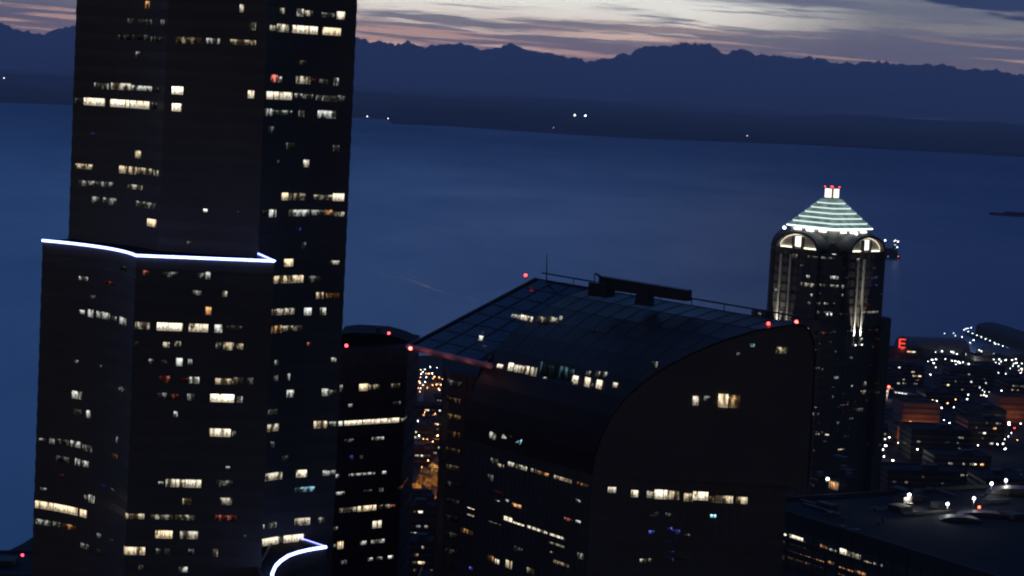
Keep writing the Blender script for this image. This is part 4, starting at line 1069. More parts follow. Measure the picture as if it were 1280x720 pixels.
# ================================================================== LOW-RISE CITY
def lowrise(cx, cy, w, d, h, rz, mat, label, seed, lights=4, lit_face=None, group='low dark buildings down by the waterfront', parts=True):
    z0 = gz(cx, cy); r_ = random.Random(seed)
    t = empty('low_building', (cx, cy, z0), label, 'building', group)
    ca, sa = math.cos(rz), math.sin(rz)
    pl_ = [(cx+x*ca-y*sa, cy+x*sa+y*ca) for x, y in ((-w/2, -d/2), (w/2, -d/2), (w/2, d/2), (-w/2, d/2))]
    wl = Wall(pl_, z0+h, z0-4, 3.8, 1.3, z0+2.2, .06)
    bd = wl.mesh(fins=0).build('walls', [mat, 'glass', 'roofing'], t)
    ip = inset(wl.poly, .5)
    parapet(pl_, z0+h+.01, 'parapet', t, .4, .8, mat)
    k = MB(); k.box((cx+w*.15*ca, cy+w*.15*sa, z0+h+1.3), (w*.22, d*.25, 2.6), rz); k.build('plant_box', 'concrete', t)
    for q in range(lights):
        e = 0 if r_.random() < .75 else (1 if sa*1 > 0 else 3)
        L = [w, d, w, d][e]
        nf = max(1, int(h/3.8)-1)
        fl_ = r_.randrange(0, nf+1); zc = wl.ph+fl_*3.8
        if zc+1 > z0+h: continue
        a = r_.uniform(.05, .85)*L; ww = r_.choice((1.2, 1.5, 2.2, 3))
        base = sum([w, d, w, d][:e])
        v = r_.choice((.15, .25, .4, .5, .8, 1.6)); c = COL[r_.choice('NNNCCWWOG')]
        try: pane(MB(), wl, base+a, min(base+a+ww, base+L*.97), zc-.75, zc+.75, tuple(k_*v for k_ in c)).build('window', 'win', bd)
        except Exception: pass
    return t
mats_ = ['darkwall', 'darkwall', 'darkbrick']
rc = random.Random(21)
kinds = {'darkwall': 'dark grey', 'darkbrick': 'dark brick'}
n_low = 0; used = []
def free(x, y, r):
    for (a, b_, c_) in used:
        if (a-x)**2+(b_-y)**2 < (r+c_)**2: return False
    return True
def rdist(x, y):
    m_ = 1e9
    for st in (st1, st2, st3, st4, st5, st6):
        for (a, b_) in st: m_ = min(m_, (a-x)**2+(b_-y)**2)
    return math.sqrt(m_)
spots = []
for j in range(13):
    for i in range(26):
        y = 1260+j*98+rc.uniform(-12, 12); x = -330+i*62+rc.uniform(-10, 10)+ (j % 2)*20
        if y > shoreY(x)-45: continue
        px = 640+x/y*F
        inview = (490 < px < 585) or px > 1085
        if px > 1360 or px < 380: continue
        if not inview and rc.random() < .45: continue
        spots.append((x, y, inview))
for (x, y, inview) in spots:
    w = rc.uniform(26, 46); d = rc.uniform(24, 40)
    if 1085 < 640+x/y*F < 1165 and y > 2280: continue
    if rdist(x, y) < 34 or not free(x, y, 17): continue
    dsh = shoreY(x)-y
    h = rc.uniform(6, 10) if dsh < 380 else rc.uniform(8, 20)
    if dsh > 900: h += rc.uniform(0, 6)
    px = 640+x/y*F
    if 490 < px < 590: h = min(h, 18)
    mt = rc.choice(mats_); used.append((x, y, 17)); n_low += 1
    big = 'tallish' if h > 16 else 'low'; nl_ = 10; 
    if px > 1085: where = 'beside the waterfront at the right' if dsh < 350 else 'among the street lights at the right'
    elif 480 < px < 590: where = 'down the street between the two office buildings'
    else: where = 'behind the tall office buildings'
    lowrise(x, y, w, d, h, rc.choice((.1, .1, .1+PI/2)), mt, '%s %s flat-roofed building %s' % (big, kinds[mt], where), 100+n_low, lights=rc.randrange(10, 22) if inview else 3)

# street and yard lamps
def lamp_proto(name, h, r, col, label, group, arm=1.6):
    t = empty(name, (0, 0, -500), label, 'street lamp', group); t['keep'] = 1
    MB().tube([(0, 0, 0), (0, 0, h)], [.16, .08], 6).build('pole', 'metal', t)
    MB().tube([(0, 0, h), (0, -arm, h+.25)], .06, 5).build('arm', 'metal', t)
    MB().ball((0, -arm, h+.1), r, 0, col, 8, 5, .7).build('lamp_head', 'glow', t, True)
    return t
protoW = lamp_proto('street_lamp', 9, .62, (11, 11.5, 11), 'x', 'white street lamps among the low buildings')
protoO = lamp_proto('street_lamp', 9, .62, (10, 4.6, 1.6), 'x', 'orange street lamps')
protoG = lamp_proto('traffic_light', 6, .5, (.5, 6, 4), 'x', 'green lights at the street crossings'); protoG['category'] = 'traffic light'
protoR = lamp_proto('traffic_light', 6, .5, (9, .35, .25), 'x', 'red lights at the street crossings'); protoR['category'] = 'traffic light'
PR = dict(W=protoW, O=protoO, G=protoG, R=protoR)
DESC = dict(W='white street lamp', O='orange street lamp', G='green traffic light', R='red traffic light')
def gpt(px, py, h):
    z = 3 + h
    for _ in range(8): p = atz(px, py, z); z = gz(p.x, p.y)+h
    return p
usedp = set()
lampn = 0
def place(kind, px, py, where, scale=1.0, light=0):
    global lampn
    pr = PR[kind]; h = 6 if kind in 'GR' else 9
    p = gpt(px, py, h)
    lab = '%s %s' % (DESC[kind], where)
    if kind not in usedp:
        usedp.add(kind); o = pr; o.location = (p.x, p.y+1.6, p.z-h); o['label'] = lab
    else: o = dup(pr, (p.x, p.y+1.6, p.z-h), lab)
    o.scale = (scale, scale, 1)
    if light: point((p.x, p.y, p.z-1.5), light, (1, .95, .85) if kind == 'W' else ((1, .42, .12) if kind == 'O' else (1, .1, .05)), .5)
    lampn += 1
LM = [('W', 1196, 510, 1.1), ('W', 1177, 510, .9), ('W', 1205, 515, 1), ('W', 1201, 518.5, .7), ('W', 1240, 496.5, 1.4), ('W', 1233, 495.5, .8), ('W', 1209, 499, .8), ('W', 1252, 488.5, .7), ('W', 1230, 494, .6),
      ('W', 1151, 535, 1.2), ('W', 1149, 539, 1), ('W', 1152, 541, .8), ('W', 1134, 543, 1.1), ('W', 1107, 557, 1.3), ('W', 1103, 562, 1.3), ('W', 1105, 571, .8), ('W', 1144, 556, .9), ('W', 1147, 562, .7), ('W', 1116, 575.5, 1), ('W', 1137, 585, 1.4),
      ('W', 1172, 537.5, .9), ('W', 1180, 544, .9), ('W', 1194, 534, .8), ('W', 1203, 543, .8), ('W', 1207, 551, 1.2), ('W', 1200, 551, .8), ('W', 1213, 552, .8), ('W', 1254, 555, .7), ('W', 1261, 528, 1.4), ('W', 1262, 531, .9), ('W', 1235, 535, .7), ('W', 1245, 536, .7),
      ('W', 1163, 468.5, .9), ('W', 1245, 538, .6), ('W', 1272, 506, .8), ('W', 1276, 530, .6), ('W', 1158, 548, .6), ('W', 1161, 541, .5), ('W', 1120, 532, .6), ('W', 1112, 547, .6), ('W', 1187, 529, .6), ('W', 1217, 521, .5), ('W', 1225, 541, .6),
      ('G', 1214, 467, 1), ('G', 1218, 467, .7), ('G', 1222, 467.5, .6), ('G', 1229, 467.5, .6), ('G', 1277, 594, .8), ('G', 1275, 598, .6), ('R', 1268, 535, 1.4), ('R', 1197, 562.5, 1.3), ('R', 1172.5, 575.5, 1.3), ('R', 1128, 584, .7),
      ('W', 1211, 455, 1), ('W', 1204, 453, .8), ('W', 1198, 452.5, .9), ('W', 1194, 451.5, 1.1), ('W', 1190, 451, .7), ('W', 1206, 460, .8), ('W', 1182, 449, .6), ('W', 1242, 444.5, .9), ('W', 1257, 450, 1.1),
      ('O', 536, 467, 1.2), ('O', 543, 471, 1.1), ('O', 549, 472, .7), ('O', 571, 465, 1.2), ('O', 553, 474, .8), ('O', 565, 476, .7), ('O', 524, 477, .9), ('O', 551, 481, .8), ('O', 559, 472, .6), ('O', 561, 475, .8), ('O', 567, 472, .7), ('O', 548, 486, .6), ('O', 575, 470, .5),
      ('O', 554, 533, .9), ('O', 560, 535.5, 1.0), ('O', 547, 544.5, 1.1), ('O', 556, 545, .7), ('O', 523, 452, .4), ('W', 573, 485, .9), ('W', 578, 483, .6), ('W', 531, 462, .4), ('W', 538, 459, .4), ('W', 546, 460, .3)]
cnt = {}
def zone_of(x, y):
    if x < 600:
        return 'far down the gap by the vault' if y < 500 else 'halfway down the gap by the vault'
    if y < 475: return 'on the waterfront by the sheds'
    if x < 1165: return 'near the orange-lit wall'
    if y < 522: return 'in the upper rows of lights'
    return 'just beyond the low block roof'
ordn = ['first', 'second', 'third', 'fourth', 'fifth', 'sixth', 'seventh', 'eighth', 'ninth', 'tenth', 'eleventh', 'twelfth', 'thirteenth', 'fourteenth', 'fifteenth', 'sixteenth', 'seventeenth', 'eighteenth', 'nineteenth', 'twentieth']
byz = {}
for k, (kd, x, y, v) in enumerate(LM): byz.setdefault((kd, zone_of(x, y)), []).append((x, y, v))
for (kd, zn), L_ in byz.items():
    L_.sort()
    for i, (x, y, v) in enumerate(L_):
        li = 0
        if kd == 'O' and y > 500 and v > .85: li = 1800
        if kd == 'O' and y < 480 and v > 1: li = 4000
        if kd == 'W' and v >= 1.3: li = 1800
        place(kd, x, y, zn + (', %s from the left' % ordn[i] if len(L_) > 1 else ''), v, li)

for (x, y, z_, e_) in ((548, 500, 16, 9000), (553, 560, 14, 9000), (540, 640, 14, 6000), (515, 560, 16, 7000), (556, 470, 16, 9000)):
    p = gpt(x, y, z_)
for k, (Y_, z_, e_) in enumerate(((590, 62, 1500), (592, 84, 1400), (585, 105, 1100), (588, 128, 800))):
    pass
for (x, y, z_, e_) in ((550, 640, 16, 3000), (548, 575, 16, 26000), (553, 530, 20, 16000)):
    p = gpt(x, y, z_); point((p.x, p.y, p.z), e_, (1, .4, .18), 1.0)  # warm fill lights added without lamp posts, to brighten the walls of the gap

# more distant small lights in the gap
rg_ = random.Random(14); k2 = 0; gl_ = []
for k in range(34):
    x = rg_.uniform(508, 576); y = rg_.uniform(459, 492); gl_.append((x, y, 'O' if rg_.random() < .6 else 'W', rg_.uniform(.3, .8)))
for k in range(22):
    x = rg_.uniform(512, 556); y = rg_.uniform(505, 590); gl_.append((x, y, 'O' if rg_.random() < .7 else 'W', rg_.uniform(.3, .6)))
gl_.sort()
for k, (x, y, kd, v) in enumerate(gl_):
    place(kd, x, y, 'small and dim, one of the scatter in the gap by the vault', v)
    protoO.id_data
rw_ = random.Random(15)
for k in range(85):
    x = rw_.uniform(1112, 1280); y = rw_.uniform(462, 562)
    place('W' if rw_.random() < .8 else 'O', x, y, 'small and dim, among the low dark buildings', rw_.uniform(.25, .65))
for k, (x, y, e_) in enumerate(((1215, 545, 1200), (1250, 552, 900))):
    p = gpt(x, y, 10); point(tuple(p), e_, (.95, .97, 1), .5)

# waterfront piers with sheds ------------------------------------------------
def pier(p0_, p1_, w, label, group='piers reaching out over the water'):
    a = Vector(p0_); b = Vector(p1_); d = (b-a).normalized(); L = (b-a).length; c = (a+b)/2
    t = empty('pier', (c.x, c.y, 0), label, 'pier', group); rz = math.atan2(d.y, d.x)
    MB().box((c.x, c.y, 2.6), (L, w, .9), rz).build('deck', 'concrete', t)
    pm = MB(); nn = Vector((-d.y, d.x))
    for k in range(int(L/14)):
        for s in (-1, 1): q = a+d*(7+k*14)+nn*s*(w/2-1); pm.tube([(q.x, q.y, -3), (q.x, q.y, 2.2)], .5, 6)
    pm.build('piles', 'metal', t)
    return t, a, d, nn, L, rz
def barrel_shed(c, w, L, rz, hw, hr, mat, label, cat='shed', name='waterfront_shed', group='waterfront sheds'):
    t = empty(name, (c[0], c[1], c[2]), label, cat, group); n = 12; ca, sa = math.cos(rz), math.sin(rz)
    prof = [(-w/2, 0), (-w/2, hw)] + [(-math.cos(PI*i/n)*w/2, hw+math.sin(PI*i/n)*hr) for i in range(1, n)] + [(w/2, hw), (w/2, 0)]
    mb = MB(); m_ = len(prof)
    for y in (-L/2, L/2): mb.v += [(c[0]+y*ca-x*sa, c[1]+y*sa+x*ca, c[2]+z) for x, z in prof]
    for i in range(m_-1): mb.face((i, i+1, m_+i+1, m_+i))
    mb.face(list(reversed(range(m_)))); mb.face([m_+i for i in range(m_)]); mb.face((0, m_, 2*m_-1, m_-1))
    mb.build('shell', mat, t)
    mb = MB()
    for k in range(int(L/12)):
        y = -L/2+6+k*12
        mb.tube([(c[0]+y*ca-x*sa*1.01, c[1]+y*sa+x*ca*1.01, c[2]+z+.12) for x, z in prof[1:-1]], .25, 4)
    mb.build('roof_ribs', 'metal', t)
    return t
pa = atz(1206, 414, 4); pb_ = atz(1282, 440, 4)
va = Vector((pa.x, pa.y)); vb_ = Vector((pb_.x, pb_.y)); vd = (vb_-va).normalized(); vn = Vector((-vd.y, vd.x)); vn = vn if vn.x > 0 else -vn
T_, a_, d_, nn_, L_p, rz_ = pier(tuple(va+vn*24), tuple(vb_+vd*60+vn*24), 50, 'long lit pier with a row of white lamps at the right edge')
c_ = va+vd*150+vn*26
barrel_shed((c_.x, c_.y, 3.05), 34, 270, math.atan2(vd.y, vd.x), 9, 6, 'concrete', 'long dark shed on the lamp-lined pier at the right edge')
# lamps along the pier
pl = lamp_proto('pier_lamp', 9, .6, (7, 7.5, 7.5), 'x', 'row of white lamps along the pier', .6); pl['category'] = 'lamp'
first = True
for k in range(11):
    x = 1205+ (1259-1205)*k/10; y = 412.2+(435-412.2)*k/10
    p = atz(x, y, 12.2); lab = 'white lamp on the pier row, %s from its seaward end' % ordn[k]
    if first: pl.location = (p.x, p.y+.6, 3.1); pl['label'] = lab; first = False
    else: dup(pl, (p.x, p.y+.6, 3.1), lab)
for k, (x, y) in enumerate(((1207.5, 411), (1214, 409.5), (1210, 410.5))):
    p = atz(x, y, 12.2); dup(pl, (p.x, p.y+.6, 3.1), 'white lamp at the pier end, %s of the three in the cluster' % ordn[k])
# left wharf shed (rounded dark roof) with white lights on it
c_ = atz(1188, 447, 4); 
T2_, *_r = pier((c_.x-60, c_.y-10), (c_.x+150, c_.y+25), 120, 'broad wharf under the round-roofed sheds at the right')
barrel_shed((c_.x-18, c_.y+18, 3.1), 52, 70, .2, 8, 13, 'stone', 'large round-roofed waterfront shed left of the lamp-lined pier')
barrel_shed((c_.x+62, c_.y+0, 3.1), 34, 90, 1.75, 7, 7, 'stone', 'smaller round-roofed shed between the big shed and the pier')
for k, (x, y, v) in enumerate(((1163.5, 426, 1.3), (1167, 427, 1), (1172, 430.5, 1.1), (1175, 431, .9), (1179, 432, 1), (1165, 450, 1.2), (1170, 449.5, .9), (1194, 420, .4), (1192, 437, 1), (1196, 443, .8), (1189, 440, .8), (1202, 437, .7), (1208, 443, 1), (1225, 443.5, .9), (1233, 452, 1.3), (1238, 456, 1.1), (1249, 449.5, .9), (1244, 430, .9), (1224, 438, .6), (1244, 435, .9), (1246, 443, .8))):
    p = atz(x, y, 12)
    o = dup(pl, (p.x, p.y+.6, 3.2), 'white yard lamp among the waterfront sheds, %s from the left' % ordn[k] if k < 20 else 'white yard lamp nearest the right edge by the sheds', 'white yard lamps among the waterfront sheds')
    o.scale = (v*1.7, v*1.7, 1)
ry = random.Random(44)
for k in range(70):
    x = ry.uniform(1158, 1280); y = ry.uniform(max(417, 419+(x-1210)*.38), 462)
    if x > 1215 and y < 436+(x-1215)*.25 and ry.random() < .5: continue
    q_ = atz(x, y, 11); v_ = ry.choice((.5, .6, .8, 1.0, 1.3))
    o = dup(pl, (q_.x, q_.y+.6, 2.8), 'small white lamp, one of many scattered over the wharf by the sheds', 'small lamps scattered over the wharf')
    o.scale = (v_*1.3, v_*1.3, 1)
for (x, y, e) in ((1233, 447, 30000), (1215, 447, 18000), (1175, 428, 12000), (1262, 446, 24000)):
    p = atz(x, y, 13); point(tuple(p), e, (1, .97, .9), 1.0)
# quay road lit by them
qa = [tuple(atz(x, y, 4)[:2]) for x, y in ((1205, 441), (1222, 448), (1238, 455), (1262, 447), (1300, 440))]
fq = []
for a, b in zip(qa, qa[1:]):
    fq += [tuple(Vector(a).lerp(Vector(b), i/4)) for i in range(4)]
ribbon(fq+[qa[-1]], 16, 'quay', 'paving', 3.6, None, kind='structure')

# hotel with the red letter sign ----------------------------------------------
hp_ = gpt(1133, 447, 0); hw_ = Vector((hp_.x, hp_.y))
ht = empty('hotel', (hp_.x, hp_.y, gz(hp_.x, hp_.y)), 'dark waterfront hotel with a red letter sign on its roof', 'hotel')
w_ = Wall([(hw_.x-34, hw_.y-8), (hw_.x+16, hw_.y-8), (hw_.x+16, hw_.y+12), (hw_.x-34, hw_.y+12)], 15.5, 1, 3.4, 1.5, 5)
hb = w_.mesh(fins=0).build('walls', ['concrete', 'glass', 'roofing'], ht)
lit([w_], hb, '1134 1139 440/441 1.2 O 4;1139 1144 441 1.0 C 4;1144 1147 442 .6 O 3;1120 1123 446 .3 O 2', 10, False)
sg = at(1127.8, 429.3, hp_.y-6); S_ = 8.2
lt_ = MB(); q = lambda x0, x1, z0, z1: lt_.box((sg.x+(x0+x1)*.42, sg.y, sg.z+(z0+z1)*.42), ((x1-x0)*.84, .5, (z1-z0)*.84), 0, 0, (1.5, .09, .06))
q(-4.4, -2.5, -6.2, 6.2); q(-2.45, 4.4, 4.5, 6.2); q(-2.45, 3.8, -1.0, 1.0); q(-2.45, 4.4, -6.2, -4.5)
so2 = lt_.build('letter_sign', 'glowS', ht)
fr_ = MB(); 
for x in (-3, 0, 3): fr_.tube([(sg.x+x, sg.y+1, 15), (sg.x+x, sg.y+1, sg.z+4.5)], .2, 5)
fr_.tube([(sg.x-3.5, sg.y+.8, sg.z-3.9), (sg.x+3.5, sg.y+.8, sg.z-3.9)], .2, 5); fr_.tube([(sg.x-3.5, sg.y+.8, sg.z+3.9), (sg.x+3.5, sg.y+.8, sg.z+3.9)], .2, 5)
fr_.build('sign_frame', 'metal', ht)
point((sg.x, sg.y-3, sg.z-5), 2500, (1, .1, .06), 1.0)

# orange-lit walls, crane-like lit mast, glass canopy -------------------------------
def orange_wall(px, py, w, h, label, e, rz=.12, mat='brick'):
    p = gpt(px, py, 0); z0 = gz(p.x, p.y); t = empty('low_building', (p.x, p.y, z0), label, 'building', 'brick buildings lit orange')
    ca, sa = math.cos(rz), math.sin(rz); d = 26
    pl_ = [(p.x+x*ca-y*sa, p.y+x*sa+y*ca) for x, y in ((-w/2, 0), (w/2, 0), (w/2, d), (-w/2, d))]
    wl = Wall(pl_, z0+h, z0-4, 4.2, 1.8, z0+2.4); wl.mesh(fins=0).build('walls', [mat, 'glass', 'roofing'], t)
    parapet(pl_, z0+h+.01, 'parapet', t, .4, .9, mat)
    for k in (-1, 0, 1):
        point((p.x+k*w*.3, p.y-7, z0+6), e, (1, .36, .12), .6)
orange_wall(1142, 557, 26, 13, 'red brick building washed in orange light, right of the pyramid-roofed tower', 1500)
orange_wall(1150, 541, 30, 22, 'taller brick building behind the orange-lit one, its edge catching orange light', 1100)
orange_wall(1264, 528, 24, 20, 'brick building glowing dim orange at the right edge', 700)
# bright mast with red lamp
p = gpt(1108, 497, 2); t = empty('lit_mast', (p.x, p.y, p.z-2), 'leaning lit mast with a red lamp at its top beside the tower base', 'mast')
tp = at(1111, 483.5, p.y)
MB().tube([(p.x, p.y, p.z-2), tuple(tp)], [.9, .5], 6).build('pole', 'white', t)
MB().tube([(tp.x, tp.y, tp.z-1.5), (tp.x+4.5, tp.y, tp.z-1)], .35, 5).build('arm', 'white', t)
MB().ball(tuple(tp), 1.15, 0, (10, .9, .5)).build('lamp', 'glow', t, True); point((tp.x-2, tp.y-6, tp.z-5), 1800, (1, .75, .6), .5)
# long low building with pale parapet lights
for (x0, x1, y0, y1, v) in ((1119, 1178, 488.5, 497.5, .5),):
    a = gpt(x0, y0+6, 0); b = gpt(x1, y1+6, 0); zt = gz(a.x, a.y)+9
    a = atz(x0, y0, zt); b = atz(x1, y1, zt); dv = Vector((b.x-a.x, b.y-a.y)).normalized(); nv = Vector((-dv.y, dv.x))
    nv = nv if nv.y > 0 else -nv
    t = empty('long_hall', ((a.x+b.x)/2, (a.y+b.y)/2, zt-9), 'long low hall with a string of dim lights along its eave, beside the lit mast', 'hall')
    pl_ = [(a.x, a.y), (b.x, b.y), (b.x+nv.x*30, b.y+nv.y*30), (a.x+nv.x*30, a.y+nv.y*30)]
    wl = Wall(pl_, zt, zt-13, 4.2, 1.8, zt-5); bd = wl.mesh(fins=0).build('walls', ['stone', 'glass', 'roofing'], t)
    rl = random.Random(3)
    for k in range(22):
        f = (k+rl.uniform(.2, .8))/22; q_ = Vector((a.x, a.y)).lerp(Vector((b.x, b.y)), f)
        vv = rl.uniform(.5, 2.0); MB().box((q_.x, q_.y-.6, zt-1.2), (rl.uniform(1, 2.4), .6, .7), 0, 0, (vv, vv, vv)).build('eave_lamp', 'glow', bd)
p = gpt(1137, 515, 14); t = empty('lit_canopy', (p.x, p.y, p.z-14), 'pale blue lit rooftop canopy right of the pyramid-roofed tower', 'canopy')
k = MB().box((p.x, p.y, p.z-7), (14, 12, 13.6)); k.build('walls', 'concrete', t)
MB().box((p.x, p.y-1, p.z+.3), (13, 14, .5)).build('canopy', 'white', t)
for sx in (-5, 0, 5): point((p.x+sx, p.y-3, p.z+3.2), 260, (.75, .9, 1), .4)
mm_ = MB()
for sx in (-5, 0, 5): mm_.tube([(p.x+sx, p.y-3, p.z+.5), (p.x+sx, p.y-3, p.z+3.4)], .1, 5)
mm_.build('lamp_stems', 'metal', t)
# lit wall panels / signs low in the city
for k, (x, y, w, h, c, v, lab) in enumerate(((1242, 612, 3, 2, 'T', .5, 'x'),)):
    pass

# trees -----------------------------------------------------------------------
def tree(x, y, h, label, seed, group):
    z0 = gz(x, y); r_ = random.Random(seed); t = empty('street_tree', (x, y, z0), label, 'tree', group)
    mb = MB().tube([(x, y, z0), (x+.1, y, z0+h*.3), (x, y, z0+h*.55)], [.32, .24, .15], 7)
    for k in range(6):
        a = r_.uniform(0, 2*PI); mb.tube([(x, y, z0+h*(.3+.04*k)), (x+math.cos(a)*h*.22, y+math.sin(a)*h*.22, z0+h*(.58+.04*k))], [.12, .05], 5)
    mb.build('trunk', 'bark', t)
    cm = MB()
    cl = [(x+r_.gauss(0, h*.16), y+r_.gauss(0, h*.16), z0+h*r_.uniform(.45, .92), h*r_.uniform(.1, .18)) for _ in range(14)]
    for c in cl:
        for q in range(46):
            v = Vector((r_.gauss(0, 1), r_.gauss(0, 1), r_.gauss(0, .8))).normalized()*c[3]*r_.uniform(.5, 1.05)
            p_ = Vector(c[:3])+v; s_ = r_.uniform(.25, .5); n_ = Vector((r_.gauss(0, 1), r_.gauss(0, 1), r_.gauss(0, 1))).normalized()
            u_ = n_.orthogonal().normalized(); w2 = n_.cross(u_)
            cm.quad([p_-u_*s_, p_+w2*s_*.6, p_+u_*s_, p_-w2*s_*.6])
    cm.build('crown', 'leaf', t)
tl = [(533, 603, 12), (541, 600, 13), (549, 602, 12.5), (556, 604, 11), (526, 608, 10), (537, 609, 9), (546, 609, 10), (552, 608, 8), (518, 614, 8)]
for k, (x, y, h) in enumerate(tl):
    p = gpt(x, y+6, 0); tree(p.x, p.y, h, 'street tree glowing orange in lamp light, %s of the clump in the gap' % ordn[k], k, 'orange-lit street trees')
for (x, y, e) in ((536, 604, 22000), (546, 601, 34000), (553, 604, 30000), (541, 606, 15000), (528, 610, 9000)):
    p = gpt(x, y, 9); point((p.x, p.y-5, p.z), e, (1, .33, .1), .4)
rt = random.Random(77)
for k in range(14):
    x = rt.uniform(1115, 1275); y = rt.uniform(500, 560); p = gpt(x, y, 0)
    if rdist(p.x, p.y) > 9 and free(p.x, p.y, 6): tree(p.x, p.y, rt.uniform(7, 11), 'dark leafy street tree among the low buildings at the right', 50+k, 'dark street trees at the right')

# cars with tail lamps in the gap -------------------------------------------------
def car(x, y, rz, body, label, tail=True, cat='car'):
    z0 = gz(x, y)+.45; t = empty('car', (x, y, z0), label, cat, 'cars on the street in the gap'); t['keep'] = 1
    L, W = 4.5, 1.8
    prof = [(-2.25, .45), (-2.25, .85), (-1.9, 1.0), (-1.4, 1.42), (.3, 1.45), (1.0, 1.02), (2.0, .85), (2.25, .6), (2.25, .35), (-2.25, .35)]
    mb = MB(); n = len(prof)
    for s in (-W/2, W/2): mb.v += [(s, a, z) for a, z in prof]
    for i in range(n): j = (i+1) % n; mb.face((i, j, n+j, n+i))
    mb.face(list(reversed(range(n)))); mb.face([n+i for i in range(n)])
    mb.build('body', body, t)
    mb = MB().quad([(-.75, -1.88, 1.06), (.75, -1.88, 1.06), (.7, -1.45, 1.42), (-.7, -1.45, 1.42)]); mb.quad([(-.75, 1.0, 1.07), (.75, 1.0, 1.07), (.7, .35, 1.47), (-.7, .35, 1.47)][::-1]); mb.build('windscreen', 'glass', t)
    for sx in (-1, 1):
        for sy in (-1.4, 1.4): MB().tube([(sx*.78, sy, .33), (sx*.95, sy, .33)], .33, 10).build('wheel', 'rubber', t)
        MB().box((sx*.62, -2.27, .72), (.42, .08, .26), 0, 0, (14, .6, .4)).build('tail_lamp', 'glow', t)
        MB().box((sx*.62, 2.27, .6), (.4, .08, .2), 0, 0, (10, 9.5, 8)).build('headlamp', 'glow', t)
    t.rotation_euler.z = rz; return t
kk = 0
for (x, y, c, away) in ((519, 611, 'A', 1), (524, 613, 'B', 1), (514, 616, 'A', 0), (520, 620, 'B', 1), (510, 622, 'B', 1), (530, 606, 'A', 0), (536, 617, 'A', 0), (544, 640, 'B', 1), (537, 664, 'A', 1), (530, 690, 'B', 0)):
    p = gpt(x, y, .5); car(p.x, p.y, .35 if away else .35+PI, 'car'+c, '%s car %s, %s from the left on the street in the gap' % ('silver' if c == 'A' else 'dark', 'showing red tail lamps' if away else 'showing white headlamps', ordn[kk])); kk += 1
# ramp with a dull red parapet running down the gap
ra = gpt(582, 590, 6); rb_ = gpt(520, 722, 6)
t = empty('elevated_ramp', ((ra.x+rb_.x)/2, (ra.y+rb_.y)/2, 40), 'narrow elevated ramp with a dull red parapet running down the gap', 'ramp')
dv = Vector((rb_.x-ra.x, rb_.y-ra.y)); Lr = dv.length; rzr = math.atan2(dv.y, dv.x); c_ = (ra+rb_)/2
MB().box((c_.x+4.6, c_.y, c_.z-1.1), (Lr, 9, .8), rzr).build('deck', 'concrete', t)
MB().box((c_.x, c_.y, c_.z+.1), (Lr, .5, 1.6), rzr).build('parapet', 'fascia', t)
pm = MB()
for k in range(9):
    q = ra.lerp(rb_, (k+.5)/9); MB().box((q.x+4.6, q.y, (q.z-1.5+gz(q.x, q.y)-2)/2), (1.6, 1.6, q.z-1.5-gz(q.x, q.y)+2)).build('pier', 'concrete', t)
for f in (.2, .5, .8):
    q = ra.lerp(rb_, f); point((q.x-3, q.y-4, q.z+3), 60, (1, .3, .2), .5)
# reddish fill lights added along the eave fascia, with no fixture
for f in (.0, .25, .5, .75, 1.0):
    q = T0.lerp(T1, f); point((q.x-1.8, q.y-1.8, q.z-.4), 85, (1, .36, .30), .5, 'eave_fill')
for k, (x, y, w_h, h_) in enumerate(((513, 640, 24, 14), (514, 668, 26, 20), (516, 705, 24, 16), (537, 640, 14, 9), (540, 560, 20, 8), (519, 570, 22, 10), (520, 540, 24, 9), (558, 530, 24, 9), (535, 512, 26, 9), (560, 500, 24, 8))):
    q = gpt(x, y+8, 0)
    if not free(q.x, q.y, 12): continue
    used.append((q.x, q.y, 14))
    lowrise(q.x, q.y, w_h, w_h*.8, h_, .12, 'darkbrick' if k % 2 else 'darkwall', 'low dark %s building down in the gap beside the vaulted building' % ('brick' if k % 2 else 'grey'), 600+k, 14, group='low buildings in the gap')
# pipes, vents and ducts over the low block roof
rv = random.Random(8); vm_ = 0
for k in range(26):
    q = atz(rv.uniform(1000, 1275), rv.uniform(572, 668), ZD)
    ty = k % 3
    if ty == 0: MB().box((q.x, q.y, ZD+.55), (rv.uniform(8, 22), .7, .6), rzd+(PI/2 if rv.random() < .4 else 0)).build('duct', 'stone', bl)
    elif ty == 1:
        MB().tube([(q.x, q.y, ZD), (q.x, q.y, ZD+1.3)], .45, 8).build('vent', 'stone', bl)
    else: MB().box((q.x, q.y, ZD+.7), (2.2, 1.6, 1.4), rzd).build('air_unit', 'stone', bl)
# low dark hall at the lower left corner by the shore
p = atz(26, 735, 45); lowrise(-238, 1010, 60, 50, 26, .1, 'concrete', 'low dark building at the lower left corner below the tower', 999, 2)

# ================================================================== SKY, SUN, HAZE, RENDER SETTINGS
world = bpy.data.worlds.new('World'); sc.world = world; world.use_nodes = True
nt = world.node_tree; nt.nodes.clear(); g = N(nt)
out = g.n('ShaderNodeOutputWorld')
tc = g.n('ShaderNodeTexCoord'); x_, y_, z_ = g.sep(tc.outputs['Generated'])
az = g.m('MULTIPLY', g.m('ARCTAN2', x_, y_), 180/PI); el = g.m('MULTIPLY', g.m('ARCSINE', z_), 180/PI)
def ramp(v, stops):
    r_ = g.n('ShaderNodeValToRGB'); cr__ = r_.color_ramp; lo, hi = stops[0][0], stops[-1][0]
    while len(cr__.elements) < len(stops): cr__.elements.new(.5)
    for e, (p, c) in zip(cr__.elements, stops): e.position = (p-lo)/(hi-lo); e.color = (*srgb(*c), 1)
    g.l(g.mr(v, lo, hi, 0, 1, False), r_.inputs[0]); return r_.outputs[0]
